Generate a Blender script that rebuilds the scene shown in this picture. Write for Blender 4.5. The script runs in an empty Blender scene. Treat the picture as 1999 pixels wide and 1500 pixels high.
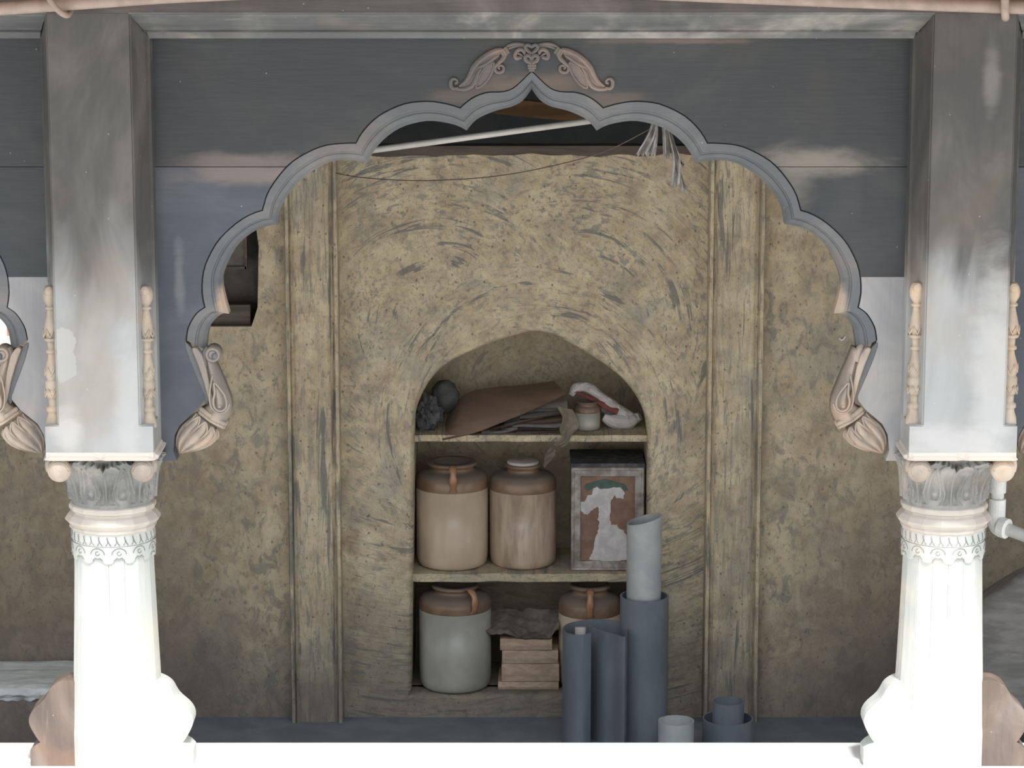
import bpy, math, random
from mathutils import Vector, Matrix, noise
from mathutils.geometry import tessellate_polygon
PI = math.pi
sin, cos = math.sin, math.cos
scene = bpy.context.scene
COL = scene.collection
rnd = random.Random(7)

# ------------------------------------------------------------------ camera
PITCH = math.radians(11.0)
FPX = 5656.0
CAM = Vector((0.0, -8.0, 3.165))
cd = bpy.data.cameras.new('camera'); cam = bpy.data.objects.new('camera', cd); COL.objects.link(cam)
cam.location = CAM; cam.rotation_euler = (PI / 2 - PITCH, 0, 0)
cd.sensor_width = 36.0; cd.lens = FPX / 1999.0 * 36.0; cd.clip_end = 200
scene.camera = cam

# ------------------------------------------------------------------ colour management
scene.view_settings.view_transform = 'Standard'
scene.view_settings.look = 'None'
scene.view_settings.gamma = 1.0
scene.view_settings.use_curve_mapping = False
scene.view_settings.exposure = 0.0

# ------------------------------------------------------------------ sky: bright hazy sky over a courtyard
world = bpy.data.worlds.new('sky'); scene.world = world; world.use_nodes = True
nt = world.node_tree; nt.nodes.clear()
wo = nt.nodes.new('ShaderNodeOutputWorld'); bg = nt.nodes.new('ShaderNodeBackground')
tc = nt.nodes.new('ShaderNodeTexCoord'); sx = nt.nodes.new('ShaderNodeSeparateXYZ')
mr = nt.nodes.new('ShaderNodeMapRange'); mr.inputs['From Min'].default_value = -1; mr.inputs['From Max'].default_value = 1
rp = nt.nodes.new('ShaderNodeValToRGB')
nt.links.new(tc.outputs['Generated'], sx.inputs[0]); nt.links.new(sx.outputs['Z'], mr.inputs['Value'])
nt.links.new(mr.outputs[0], rp.inputs[0]); nt.links.new(rp.outputs[0], bg.inputs[0]); nt.links.new(bg.outputs[0], wo.inputs[0])
WS = 4.2
e = rp.color_ramp.elements
stops = [(0.0, (.34, .33, .31)), (.36, (.40, .385, .37)), (.46, (.41, .40, .39)), (.66, (.20, .205, .21)), (.74, (.62, .66, .72)), (1.0, (.80, .88, 1.0))]
e[0].position = stops[0][0]; e[0].color = (*stops[0][1], 1)
e[1].position = stops[-1][0]; e[1].color = (*stops[-1][1], 1)
for p_, c_ in stops[1:-1]:
    q_ = e.new(p_); q_.color = (*c_, 1)
bg.inputs[1].default_value = WS

# sun through thin haze, high in front of the facade and a little to the right
sd = bpy.data.lights.new('sun', 'SUN'); so = bpy.data.objects.new('sun', sd); COL.objects.link(so)
sd.energy = 6.0; sd.angle = math.radians(9); sd.color = (1.0, .96, .90)
SUN_EL, SUN_AZ = math.radians(59), math.radians(16)
sdir = Vector((sin(SUN_AZ) * cos(SUN_EL), -cos(SUN_AZ) * cos(SUN_EL), sin(SUN_EL)))
so.rotation_euler = sdir.to_track_quat('Z', 'Y').to_euler(); so.location = sdir * 12

# ------------------------------------------------------------------ picture plane -> world
_F = Vector((0, cos(PITCH), -sin(PITCH))); _U = Vector((0, sin(PITCH), cos(PITCH))); _R = Vector((1, 0, 0))
def P(px, py, Y=0.0):
    d = _F + _R * ((px - 999.5) / FPX) + _U * (-(py - 750.0) / FPX)
    return CAM + d * ((Y - CAM.y) / d.y)
def PZ(px, py, z):
    d = _F + _R * ((px - 999.5) / FPX) + _U * (-(py - 750.0) / FPX)
    return CAM + d * ((z - CAM.z) / d.z)
def zat(py, Y): return P(999.5, py, Y).z
def xat(px, py, Y): return P(px, py, Y).x
def mpp(py, Y):                      # metres per pixel on the plane y=Y
    return P(1000.5, py, Y).x - P(999.5, py, Y).x

# ------------------------------------------------------------------ node helper
class Mat:
    def __init__(s, name, rough=.75, spec=.35, metallic=0.0):
        s.m = bpy.data.materials.new(name); s.m.use_nodes = True
        s.t = s.m.node_tree; s.b = s.t.nodes['Principled BSDF']
        s.b.inputs['Roughness'].default_value = rough
        s.b.inputs['Specular IOR Level'].default_value = spec
        s.b.inputs['Metallic'].default_value = metallic
        g = s.t.nodes.new('ShaderNodeNewGeometry'); s.pos = g.outputs['Position']; s.nrm = g.outputs['Normal']
    def put(s, sock, v):
        if hasattr(v, 'node'): s.t.links.new(v, sock)
        elif isinstance(v, (tuple, list)) and len(v) == 3 and sock.type == 'RGBA': sock.default_value = (*v, 1)
        else: sock.default_value = v
    def noise(s, scale=5, detail=4, rough=.55, vec=None, dist=0.0, lac=2.0):
        n = s.t.nodes.new('ShaderNodeTexNoise'); s.put(n.inputs['Vector'], vec or s.pos)
        n.inputs['Scale'].default_value = scale; n.inputs['Detail'].default_value = detail
        n.inputs['Roughness'].default_value = rough; n.inputs['Distortion'].default_value = dist; n.inputs['Lacunarity'].default_value = lac
        return n.outputs['Fac']
    def vor(s, scale=20, vec=None, feature='F1', out='Distance'):
        n = s.t.nodes.new('ShaderNodeTexVoronoi'); n.feature = feature; s.put(n.inputs['Vector'], vec or s.pos)
        n.inputs['Scale'].default_value = scale
        return n.outputs[out]
    def map(s, scale=(1, 1, 1), loc=(0, 0, 0), rot=(0, 0, 0), vec=None):
        n = s.t.nodes.new('ShaderNodeMapping'); s.put(n.inputs['Vector'], vec or s.pos)
        n.inputs['Scale'].default_value = scale; n.inputs['Location'].default_value = loc; n.inputs['Rotation'].default_value = rot
        return n.outputs[0]
    def ma(s, op, a, b=0.0, c=0.0, clamp=False):
        n = s.t.nodes.new('ShaderNodeMath'); n.operation = op; n.use_clamp = clamp
        s.put(n.inputs[0], a); s.put(n.inputs[1], b); s.put(n.inputs[2], c); return n.outputs[0]
    def step(s, v, lo, hi, a=0.0, b=1.0):
        n = s.t.nodes.new('ShaderNodeMapRange'); n.interpolation_type = 'SMOOTHSTEP'
        s.put(n.inputs['Value'], v)
        for k, q in zip(('From Min', 'From Max', 'To Min', 'To Max'), (lo, hi, a, b)): n.inputs[k].default_value = q
        return n.outputs[0]
    def mix(s, f, a, b, mode='MIX'):
        n = s.t.nodes.new('ShaderNodeMix'); n.data_type = 'RGBA'; n.blend_type = mode
        s.put(n.inputs[0], f); s.put(n.inputs[6], a); s.put(n.inputs[7], b); return n.outputs[2]
    def ramp(s, f, stops):
        n = s.t.nodes.new('ShaderNodeValToRGB'); s.put(n.inputs[0], f); el = n.color_ramp.elements
        el[0].position = stops[0][0]; el[0].color = (*stops[0][1], 1)
        el[1].position = stops[-1][0]; el[1].color = (*stops[-1][1], 1)
        for p, c in stops[1:-1]:
            q = el.new(p); q.color = (*c, 1)
        return n.outputs[0]
    def sep(s, v=None):
        n = s.t.nodes.new('ShaderNodeSeparateXYZ'); s.put(n.inputs[0], v or s.pos); return n.outputs
    def comb(s, x, y, z):
        n = s.t.nodes.new('ShaderNodeCombineXYZ'); s.put(n.inputs[0], x); s.put(n.inputs[1], y); s.put(n.inputs[2], z); return n.outputs[0]
    def color(s, v): s.put(s.b.inputs['Base Color'], v); return s
    def rough(s, v): s.put(s.b.inputs['Roughness'], v); return s
    def bump(s, h, strength=.4, dist=.01):
        n = s.t.nodes.new('ShaderNodeBump'); s.put(n.inputs['Height'], h)
        n.inputs['Strength'].default_value = strength; n.inputs['Distance'].default_value = dist
        s.t.links.new(n.outputs[0], s.b.inputs['Normal']); return s

def srgb(r, g, b):
    f = lambda c: (c / 255 / 12.92) if c <= 10 else ((c / 255 + .055) / 1.055) ** 2.4
    return (f(r), f(g), f(b))

# ------------------------------------------------------------------ materials
PY0 = .19
def plaster(name, vertical=False, calm=False):
    m = Mat(name, .9, .15)
    X, Y, Z = m.sep()[0], m.sep()[1], m.sep()[2]
    if vertical:
        n1 = m.noise(1.0, 6, .66, m.map((70, 70, 8)), .7)
        n4 = m.noise(1.0, 5, .6, m.map((24, 24, 1.6), loc=(3, 1, 2)), .5)
        n3 = m.noise(1.0, 4, .6, m.map((9, 9, 3.5), loc=(4, 0, 8)), .5)
    else:
        # trowel sweeps: marks laid out on arcs round a few centres
        def arcs(cx, cz, kr, ka, seed, kr2, ka2):
            dx = m.ma('SUBTRACT', X, cx); dz = m.ma('SUBTRACT', Z, cz)
            r = m.ma('SQRT', m.ma('ADD', m.ma('MULTIPLY', dx, dx), m.ma('MULTIPLY', dz, dz)))
            a = m.ma('ARCTAN2', dx, dz)
            f = lambda p, q, o, d: m.noise(1.0, d, .66, m.comb(m.ma('MULTIPLY', r, p), m.ma('MULTIPLY', a, q), o), .6)
            return f(kr, ka, seed, 5), f(kr2, ka2, seed + 3, 4), r
        c1 = P(850, 640, 2); c2 = P(1120, 640, 2); c3 = P(1040, 830, 2)
        a1, b1, r1 = arcs(c1.x, c1.z, 58, 13, 1.0, 38, 1.3)
        a2, b2, r2 = arcs(c2.x, c2.z, 58, 13, 5.0, 38, 1.3)
        a3, b3, r3 = arcs(c3.x, c3.z, 60, 11, 9.0, 40, 1.6)
        w = m.noise(1.9, 2, .5, m.map(loc=(7, 3, 1)))
        sel = m.step(m.ma('ADD', m.ma('MULTIPLY', X, .9), w), .54, .70)
        near = m.step(r3, .50, .66, 1.0, 0.0)
        bl = lambda a, b, c: m.ma('ADD', m.ma('MULTIPLY', m.ma('ADD', m.ma('MULTIPLY', a, m.ma('SUBTRACT', 1.0, sel)), m.ma('MULTIPLY', b, sel)), m.ma('SUBTRACT', 1.0, near)), m.ma('MULTIPLY', c, near))
        n1 = bl(a1, a2, a3); n4 = bl(b1, b2, b3)
        n3 = m.noise(5.5, 5, .62, m.map(loc=(2, 5, 1)), .6)
        far = m.step(m.ma('ABSOLUTE', m.ma('SUBTRACT', X, .06)), .60, .72)
        iso = m.noise(1.0, 6, .68, m.map((22, 22, 13), loc=(6, 2, 9)), 1.1)
        n1 = m.ma('ADD', m.ma('MULTIPLY', n1, m.ma('SUBTRACT', 1.0, far)), m.ma('MULTIPLY', iso, far))
        n4 = m.ma('MULTIPLY', n4, m.ma('SUBTRACT', 1.0, m.ma('MULTIPLY', far, .3)))
    fine = m.noise(1.0, 6, .75, m.map((62, 62, 46), loc=(2, 2, 2)), .9)
    base = m.ramp(m.noise(11, 6, .66, m.map(loc=(1, 2, 3)), .4), [(.28, (.42, .335, .235)), (.44, (.56, .465, .32)), (.58, (.68, .585, .405)), (.76, (.76, .68, .49))])
    blotch = m.mix(m.step(n3, .50, .70, 0, .55), base, (.30, .265, .215))
    red = m.mix(m.step(m.noise(6, 5, .62, m.map(loc=(9, 9, 4)), .4), .54, .72, 0, .5), blotch, (.42, .27, .16))
    grey = m.mix(m.step(m.noise(4.5, 5, .6, m.map(loc=(5, 1, 14)), .6), .52, .70, 0, .5), red, (.36, .37, .335))
    patchy = m.step(m.noise(3.4, 4, .6, m.map(loc=(21, 3, 5)), .8), .38, .58, .40, 1.0)
    strk = m.mix(m.ma('MULTIPLY', m.step(n1, .49, .61, 0, .72), patchy), grey, (.26, .26, .235))
    spk = m.mix(m.step(fine, .53, .63, 0, .6), strk, (.26, .23, .18))
    pale = m.mix(m.step(n1, .30, .46, .45, 0), spk, (.70, .61, .43))
    swp = m.mix(m.ma('MULTIPLY', m.step(n4, .575, .61, 0, .8), m.step(n3, .38, .50)), pale, (.19, .195, .185))
    pits = m.mix(m.step(m.vor(30, m.map((1, 1, .8), vec=m.pos)), .06, .15, .7, 0), swp, (.15, .12, .09))
    # shade by the floor and at the far ends, painted into the wall colour
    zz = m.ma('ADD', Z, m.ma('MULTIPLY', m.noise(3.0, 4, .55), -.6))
    floor_shade = m.step(zz, -.40, .30, .72, 0)
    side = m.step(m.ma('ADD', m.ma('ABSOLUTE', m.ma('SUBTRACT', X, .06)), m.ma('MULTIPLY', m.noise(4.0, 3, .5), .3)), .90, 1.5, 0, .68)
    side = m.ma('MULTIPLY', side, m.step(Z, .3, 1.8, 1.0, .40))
    allc = m.mix(floor_shade, m.mix(side, pits, (.19, .155, .12)), (.115, .11, .11))
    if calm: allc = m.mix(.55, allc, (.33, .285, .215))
    m.color(allc)
    h = m.ma('ADD', m.ma('MULTIPLY', n1, .9), m.ma('ADD', m.ma('MULTIPLY', fine, .6), m.ma('MULTIPLY', n4, .8)))
    m.bump(h, .2 if calm else .55, .012)
    return m.m

def oldwood(name, c_dark, c_mid, c_pale, patch=.5, rough=.5, grain='x', pale_low=None, spec=.4, bumpk=.18, marks=(), gk=1.0):
    m = Mat(name, rough, spec)
    sc = {'x': (3.2, 14, 42), 'z': (34, 34, 2.6)}[grain]
    g = m.noise(1.0, 5, .6, m.map(sc), .5)
    fine = m.noise(1.0, 4, .6, m.map(tuple(q * 3.4 for q in sc), loc=(5, 1, 2)))
    bl = m.noise(2.2, 5, .6, m.map((1, 1, 1.3) if grain == 'x' else (1.9, 1.9, 1.1), loc=(3, 7, 2)), .9)
    c = m.mix(m.step(m.ma('ADD', m.ma('MULTIPLY', g, .35 * gk), m.ma('MULTIPLY', bl, 1 - .35 * gk)), .36, .66), c_dark, c_mid)
    c = m.mix(m.step(bl, .50, .74, 0, patch), c, c_pale)
    c = m.mix(m.step(fine, .60, .74, 0, .18 * gk), c, c_pale)
    warm = m.noise(3.2, 4, .55, m.map(loc=(11, 2, 6)), .6)
    c = m.mix(m.step(warm, .50, .70, 0, .4), c, tuple(min(1, a * b) for a, b in zip(c_mid, (1.45, 1.12, .88))))
    if pale_low:                       # blends to a paler wood tint below a ragged height line
        z0, z1, colr, k = pale_low
        w = m.noise(1.0, 4, .5, m.map((6, 6, 2.6), loc=(1, 8, 3)), .6)
        zz = m.ma('ADD', m.sep()[2], m.ma('MULTIPLY', m.ma('SUBTRACT', w, .5), .75))
        pc = m.mix(m.step(bl, .40, .66), colr, tuple(q * .78 for q in colr))
        pc = m.mix(m.step(warm, .46, .62, 0, .55), pc, (colr[0] * .95, colr[1] * .80, colr[2] * .66))
        c = m.mix(m.step(zz, z0, z1, k, 0), c, pc)
    for (px, py, Yp, rx, rz, colr, k) in marks:      # repaired, torn and paler patches; on the moulding, light painted in beige
        q = P(px, py, Yp); kx = 700.0
        dx = m.ma('DIVIDE', m.ma('SUBTRACT', m.sep()[0], q.x), rx / kx); dz = m.ma('DIVIDE', m.ma('SUBTRACT', m.sep()[2], q.z), rz / kx)
        d = m.ma('SQRT', m.ma('ADD', m.ma('MULTIPLY', dx, dx), m.ma('MULTIPLY', dz, dz)))
        d = m.ma('ADD', d, m.ma('MULTIPLY', m.ma('SUBTRACT', m.noise(9, 5, .6, m.map((.7, 1, 1.6)), .4), .5), 1.3))
        if k < 0: d = m.ma('ADD', d, m.ma('MULTIPLY', m.ma('SUBTRACT', m.noise(38, 5, .6), .5), 1.1))
        c = m.mix(m.step(d, .25, 1.1, abs(k), 0) if k > 0 else m.step(d, .93, 1.0, abs(k), 0), c, colr)
    spots = m.vor(17, m.map((1, 1, 1), loc=(.3, .2, .1)))
    c = m.mix(m.step(spots, .025, .045, .4, 0), c, (.55, .53, .50))
    m.color(c)
    m.rough(m.step(fine, .3, .8, rough - .06, rough + .15))
    m.bump(m.ma('ADD', g, m.ma('MULTIPLY', fine, .5)), bumpk, .008)
    return m.m

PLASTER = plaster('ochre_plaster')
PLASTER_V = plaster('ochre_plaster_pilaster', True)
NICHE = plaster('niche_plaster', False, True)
PILLAR_W = oldwood('pillar_dark_wood', (.068, .070, .069), (.108, .106, .100), (.17, .165, .155), .5, .42, 'z', pale_low=(1.72, 2.08, (.40, .415, .415), .9), gk=.45,
                   marks=[(1936, 150, 0, 22, 80, (.24, .24, .225), .6), (127, 692, 0, 22, 56, (.46, .46, .43), -.55), (236, 340, 0, 24, 90, (.17, .165, .155), .4), (1945, 720, 0, 60, 260, (.56, .57, .555), .5), (1850, 865, 0, 120, 50, (.54, .54, .53), .5), (250, 790, 0, 36, 190, (.52, .53, .52), .45), (130, 845, 0, 40, 70, (.56, .55, .53), .6)])
PANEL_W = oldwood('panel_dark_wood', (.038, .045, .050), (.048, .055, .060), (.085, .083, .078), .4, .42, 'x', gk=.5,
                  marks=[(470, 318, PY0, 165, 26, (.21, .175, .16), .75), (430, 345, PY0, 60, 60, (.15, .13, .12), .5), (1600, 318, PY0, 175, 32, (.26, .235, .20), .8), (1540, 350, PY0, 60, 70, (.20, .19, .165), .6), (1040, 165, PY0, 150, 34, (.17, .125, .10), .7), (900, 190, PY0, 90, 20, (.15, .11, .09), .5), (1190, 195, PY0, 90, 20, (.17, .13, .10), .5), (1330, 80, PY0, 180, 8, (.20, .15, .12), .7)])
PANEL_L = oldwood('panel_lower_wood', (.064, .078, .098), (.082, .097, .12), (.13, .135, .145), .5, .42, 'x', gk=.35,
                  marks=[(480, 340, PY0, 170, 30, (.22, .185, .17), .8), (350, 545, PY0, 14, 90, (.20, .21, .22), .6)])
PANEL_P = oldwood('panel_pale_wood', (.26, .265, .28), (.33, .335, .34), (.45, .42, .38), .5, .45, 'z', gk=.6)
MOULD_W = oldwood('arch_moulding_wood', (.11, .122, .132), (.15, .16, .17), (.27, .245, .225), .5, .45, 'x', gk=.5,
                  marks=[(440, 590, PY0, 22, 40, (.52, .40, .30), .9), (1636, 590, PY0, 24, 50, (.52, .42, .32), .9)])  # beige light on the cusp tops, painted into the wood colour
BEAM_W = oldwood('lintel_wood', (.07, .066, .066), (.13, .115, .112), (.22, .20, .185), .5, .45, 'x')
BEAM_M = oldwood('lintel_moulding_wood', (.10, .108, .112), (.17, .175, .172), (.46, .43, .385), .75, .45, 'x')
CREST_W = oldwood('crest_wood', (.115, .11, .11), (.19, .16, .145), (.33, .25, .20), .55, .5, 'x')
SCROLL_W = oldwood('carved_scroll_wood', (.26, .235, .215), (.44, .36, .28), (.56, .50, .43), .5, .5, 'z')
BALUST_W = oldwood('baluster_wood', (.33, .285, .235), (.52, .44, .34), (.64, .57, .48), .5, .5, 'z')
CAP_W = oldwood('capital_wood', (.19, .20, .195), (.33, .33, .315), (.54, .52, .49), .5, .5, 'z')
RING_W = oldwood('collar_wood', (.52, .48, .43), (.62, .57, .51), (.70, .66, .60), .4, .5, 'x')
SHAFT_W = oldwood('shaft_bleached_wood', (.50, .53, .50), (.62, .63, .60), (.72, .71, .69), .5, .6, 'z')
BROWN_W = oldwood('brown_weathered_wood', (.10, .08, .07), (.18, .135, .11), (.33, .31, .29), .5, .6, 'z')
def simple(name, c0, c1, scale=12, rough=.7, spec=.3, metallic=0., bumpk=.2, stretch=(1, 1, 1)):
    m = Mat(name, rough, spec, metallic)
    n = m.noise(scale, 5, .6, m.map(stretch), .3)
    m.color(m.mix(m.step(n, .35, .68), c0, c1)); m.bump(n, bumpk, .006); return m.m
DARKP = simple('dark_plaster', (.05, .048, .045), (.11, .10, .088), 9, .9)  # dark plaster tint for the inside of the cupboard hole
BOARDG = simple('dusty_grey_board', (.10, .095, .08), (.16, .15, .125), 9, .8, stretch=(1, 1, 2))
FLOOR = simple('dusty_floor', (.15, .165, .185), (.20, .215, .235), 6, .85)
LIME = simple('limewashed_masonry', (.70, .69, .66), (.80, .79, .77), 8, .8)
CEIL = simple('dark_loft_boards', (.075, .092, .115), (.105, .12, .145), 5, .9)
DARKW = simple('dark_brown_board', (.08, .065, .055), (.14, .11, .09), 14, .8, stretch=(.3, 1, 3))
RAFTER = simple('brown_rafter', (.20, .12, .075), (.31, .20, .13), 18, .8, stretch=(.2, 1, 2))
WHITEP = simple('white_plastic_pipe', (.66, .65, .60), (.74, .73, .69), 20, .4, .5, bumpk=.03)
PVCW = simple('weathered_white_pvc', (.70, .72, .69), (.82, .82, .80), 30, .45, .5, bumpk=.05)
PEACH = simple('pinkish_painted_pipe', (.32, .255, .215), (.40, .32, .275), 20, .5, .4, bumpk=.05)
PVCG = simple('blue_grey_pvc', (.135, .16, .19), (.185, .21, .24), 10, .45, .45, bumpk=.04, stretch=(1, 1, .4))
PVCD = simple('dark_blue_grey_sheet', (.105, .13, .165), (.145, .17, .21), 10, .5, .4, bumpk=.04)
PVCL = simple('pale_grey_pvc', (.38, .42, .42), (.46, .49, .48), 14, .45, .45, bumpk=.04)
CREAM = simple('cream_stoneware_glaze', (.50, .40, .29), (.64, .53, .40), 7, .28, .5, bumpk=.05, stretch=(1, 1, .5))
CREAM2 = simple('stained_stoneware_glaze', (.34, .25, .18), (.56, .45, .34), 12, .3, .5, bumpk=.05, stretch=(1.6, 1.6, .35))
GREYJ = simple('greyish_stoneware_glaze', (.34, .34, .29), (.44, .43, .37), 7, .3, .5, bumpk=.05)
BROWNG = simple('brown_stoneware_glaze', (.15, .085, .05), (.28, .165, .095), 12, .3, .5, bumpk=.05)
_m = Mat('brown_stoneware_glaze', .3, .5)
_n = _m.noise(14, 5, .6)
_c = _m.mix(_m.step(_n, .35, .68), (.19, .12, .08), (.29, .19, .12))
_up = _m.t.nodes.new('ShaderNodeSeparateXYZ'); _m.t.links.new(_m.nrm, _up.inputs[0])
_d = _m.step(_m.ma('ADD', _up.outputs[2], _m.ma('MULTIPLY', _n, .4)), .30, .80, 0, .8)
_m.color(_m.mix(_d, _c, (.17, .145, .12))); _m.rough(_m.step(_d, 0, .7, .3, .8)); BROWNG = _m.m
STRAP = simple('amber_stoneware_glaze', (.32, .17, .09), (.45, .26, .15), 16, .25, .5, bumpk=.05)
PAPER = simple('grey_paper', (.44, .41, .37), (.60, .57, .52), 20, .8, bumpk=.1)
PAPERB = simple('brown_cardboard', (.24, .165, .125), (.32, .225, .165), 9, .8, stretch=(.5, 1, 3))
CLOTHW = simple('off_white_cloth', (.48, .45, .44), (.62, .60, .58), 14, .9)
CLOTHR = simple('dull_red_cloth', (.17, .055, .05), (.25, .085, .075), 14, .9)
CLOTHD = simple('dark_crumpled_cloth', (.05, .055, .065), (.13, .125, .125), 30, .9)
CLOTHG = simple('dusty_brown_paper', (.15, .13, .10), (.24, .205, .165), 30, .9)
STONE = simple('dark_grey_clay', (.075, .085, .085), (.12, .125, .115), 30, .8)
BRICK = simple('tan_paper_packet', (.42, .31, .22), (.54, .42, .31), 25, .85, stretch=(1, 1, 3))
TARP = simple('grey_sacking', (.17, .165, .155), (.27, .26, .245), 14, .9, stretch=(.4, 1, 2.4))
FRAY = simple('frayed_pale_fibre', (.55, .58, .56), (.72, .75, .72), 40, .9, stretch=(.4, 1, 1))
RUST = simple('tin_brown_paint', (.19, .115, .08), (.26, .16, .115), 22, .5)
TINM = simple('tin_worn_silver_edge', (.20, .175, .15), (.42, .39, .36), 24, .45, metallic=.15, bumpk=.2)
PEEL = simple('tin_peeling_white_paint', (.48, .46, .45), (.62, .60, .60), 30, .7)
TEAL = simple('tin_dark_green_paint', (.05, .09, .08), (.09, .13, .115), 30, .5)
POLY = simple('milky_plastic_film', (.26, .25, .23), (.42, .40, .375), 40, .35, .5)
WIRE = simple('dark_wire', (.12, .09, .07), (.17, .13, .10), 30, .6)
CLOTHP = simple('roof_tile_red', (.30, .18, .12), (.42, .26, .18), 6, .9)

# ------------------------------------------------------------------ building helpers
def empty(name, loc, label=None, cat=None, group=None, kind=None):
    o = bpy.data.objects.new(name, None); COL.objects.link(o); o.location = loc; o.empty_display_size = .05
    return tag(o, label, cat, group, kind)
def tag(o, label=None, cat=None, group=None, kind=None):
    for k, v in (('label', label), ('category', cat), ('group', group), ('kind', kind)):
        if v: o[k] = v
    return o
def root_loc(p):
    v = Vector((0, 0, 0))
    while p is not None:
        v = v + Vector(p.location); p = p.parent
    return v
def mk(name, vf, mat, parent=None, smooth=False, bevel=0, origin=None, sub=0, segs=2):
    vs, fs = vf
    off = root_loc(parent) if parent else (Vector(origin) if origin is not None else Vector((0, 0, 0)))
    me = bpy.data.meshes.new(name)
    me.from_pydata([tuple(Vector(v) - off) for v in vs], [], fs)
    me.validate(); me.update(); me.materials.append(mat)
    o = bpy.data.objects.new(name, me); COL.objects.link(o)
    if parent: o.parent = parent
    else: o.location = off
    import bmesh
    bm = bmesh.new(); bm.from_mesh(me); bmesh.ops.recalc_face_normals(bm, faces=bm.faces); bm.to_mesh(me); bm.free()
    if smooth:
        for p in me.polygons: p.use_smooth = True
    if bevel:
        b = o.modifiers.new('bevel', 'BEVEL'); b.width = bevel; b.segments = segs; b.limit_method = 'ANGLE'; b.angle_limit = math.radians(35)
    if sub:
        b = o.modifiers.new('sub', 'SUBSURF'); b.levels = sub; b.render_levels = sub
    return o
def join(*vfs):
    V, F = [], []
    for vs, fs in vfs:
        n = len(V); V += list(vs); F += [[i + n for i in f] for f in fs]
    return V, F
def xf(vf, M): return [M @ Vector(v) for v in vf[0]], vf[1]
def box(x0, x1, y0, y1, z0, z1):
    vs = [(x, y, z) for x in (x0, x1) for y in (y0, y1) for z in (z0, z1)]
    return vs, [(0, 1, 3, 2), (4, 6, 7, 5), (0, 4, 5, 1), (2, 3, 7, 6), (0, 2, 6, 4), (1, 5, 7, 3)]
def prism(outer, y0, y1, holes=()):                 # outline in x,z ; depth along y
    loops = [[Vector((x, z, 0)) for x, z in l] for l in (outer, *holes)]
    tris = tessellate_polygon(loops)
    flat = [p for l in loops for p in l]; n = len(flat)
    vs = [(p.x, y0, p.y) for p in flat] + [(p.x, y1, p.y) for p in flat]
    fs = [tuple(t) for t in tris] + [tuple(i + n for i in reversed(t)) for t in tris]
    k = 0
    for l in loops:
        m = len(l)
        for i in range(m):
            a, b = k + i, k + (i + 1) % m
            fs.append((a, b, b + n, a + n))
        k += m
    return vs, fs
def vprism(outline, z0, z1):                        # outline in x,y ; extruded up z
    n = len(outline)
    vs = [(x, y, z0) for x, y in outline] + [(x, y, z1) for x, y in outline]
    return vs, [(i, (i + 1) % n, (i + 1) % n + n, i + n) for i in range(n)] + [tuple(range(n)), tuple(range(n, 2 * n))]
def loft(rows, closed_u=False, closed_v=False):
    m = len(rows[0]); vs = [p for r in rows for p in r]; fs = []
    R = len(rows)
    for i in range(R if closed_v else R - 1):
        for j in range(m if closed_u else m - 1):
            a, b = i * m + j, i * m + (j + 1) % m; i2 = (i + 1) % R
            fs.append((a, b, i2 * m + (j + 1) % m, i2 * m + j))
    return vs, fs
def lathe(prof, c, n=32, caps=True, ph=0.0, axis='z'):
    rows = []
    for r, z in prof:
        row = []
        for k in range(n):
            a = ph + 2 * PI * k / n
            if axis == 'z': row.append((c[0] + r * cos(a), c[1] + r * sin(a), c[2] + z))
            else: row.append((c[0] + r * cos(a), c[1] + z, c[2] + r * sin(a)))
        rows.append(row)
    vs, fs = loft(rows, closed_u=True)
    if caps:
        fs = fs + [tuple(range(n)), tuple(range((len(rows) - 1) * n, len(rows) * n))]
    return vs, fs
def catmull(pts, n=6, closed=False):
    pts = [Vector(p) for p in pts]; out = []; N = len(pts)
    rng = range(N if closed else N - 1)
    for i in rng:
        g = lambda k: pts[k % N] if closed else pts[max(0, min(N - 1, k))]
        a, b, c, d = g(i - 1), g(i), g(i + 1), g(i + 2)
        for k in range(n):
            t = k / n
            out.append(.5 * ((2 * b) + (c - a) * t + (2 * a - 5 * b + 4 * c - d) * t * t + (3 * b - a - 3 * c + d) * t ** 3))
    if not closed: out.append(pts[-1])
    return out
def tube(pts, r, n=8, flat=1.0, up=Vector((0, 1, 0)), closed=False, smoothn=0):
    """r: number or list; flat squashes the section along `up`"""
    if smoothn:
        rr = r if isinstance(r, (list, tuple)) else None
        k = len(pts)
        pts = catmull(pts, smoothn, closed)
        if rr:
            M = len(pts) - (0 if closed else 1)
            r = [rr[min(k - 1, int(i / M * (k - 1)))] * (1 - (i / M * (k - 1)) % 1) + rr[min(k - 1, int(i / M * (k - 1)) + 1)] * ((i / M * (k - 1)) % 1) for i in range(len(pts))]
    pts = [Vector(p) for p in pts]; N = len(pts); rows = []
    for i, p in enumerate(pts):
        a = pts[(i - 1) % N] if closed or i else pts[0]; b = pts[(i + 1) % N] if closed or i < N - 1 else pts[-1]
        t = (b - a).normalized() if (b - a).length > 1e-9 else Vector((0, 0, 1))
        u = up - t * up.dot(t)
        if u.length < 1e-3: u = Vector((1, 0, 0)) - t * t.x
        u.normalize(); s = t.cross(u)
        q = r[i] if isinstance(r, (list, tuple)) else r
        rows.append([p + s * (q * cos(2 * PI * k / n)) + u * (q * flat * sin(2 * PI * k / n)) for k in range(n)])
    vs, fs = loft(rows, closed_u=True, closed_v=closed)
    if not closed: fs = fs + [tuple(range(n)), tuple(range((N - 1) * n, N * n))]
    return vs, fs
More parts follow.
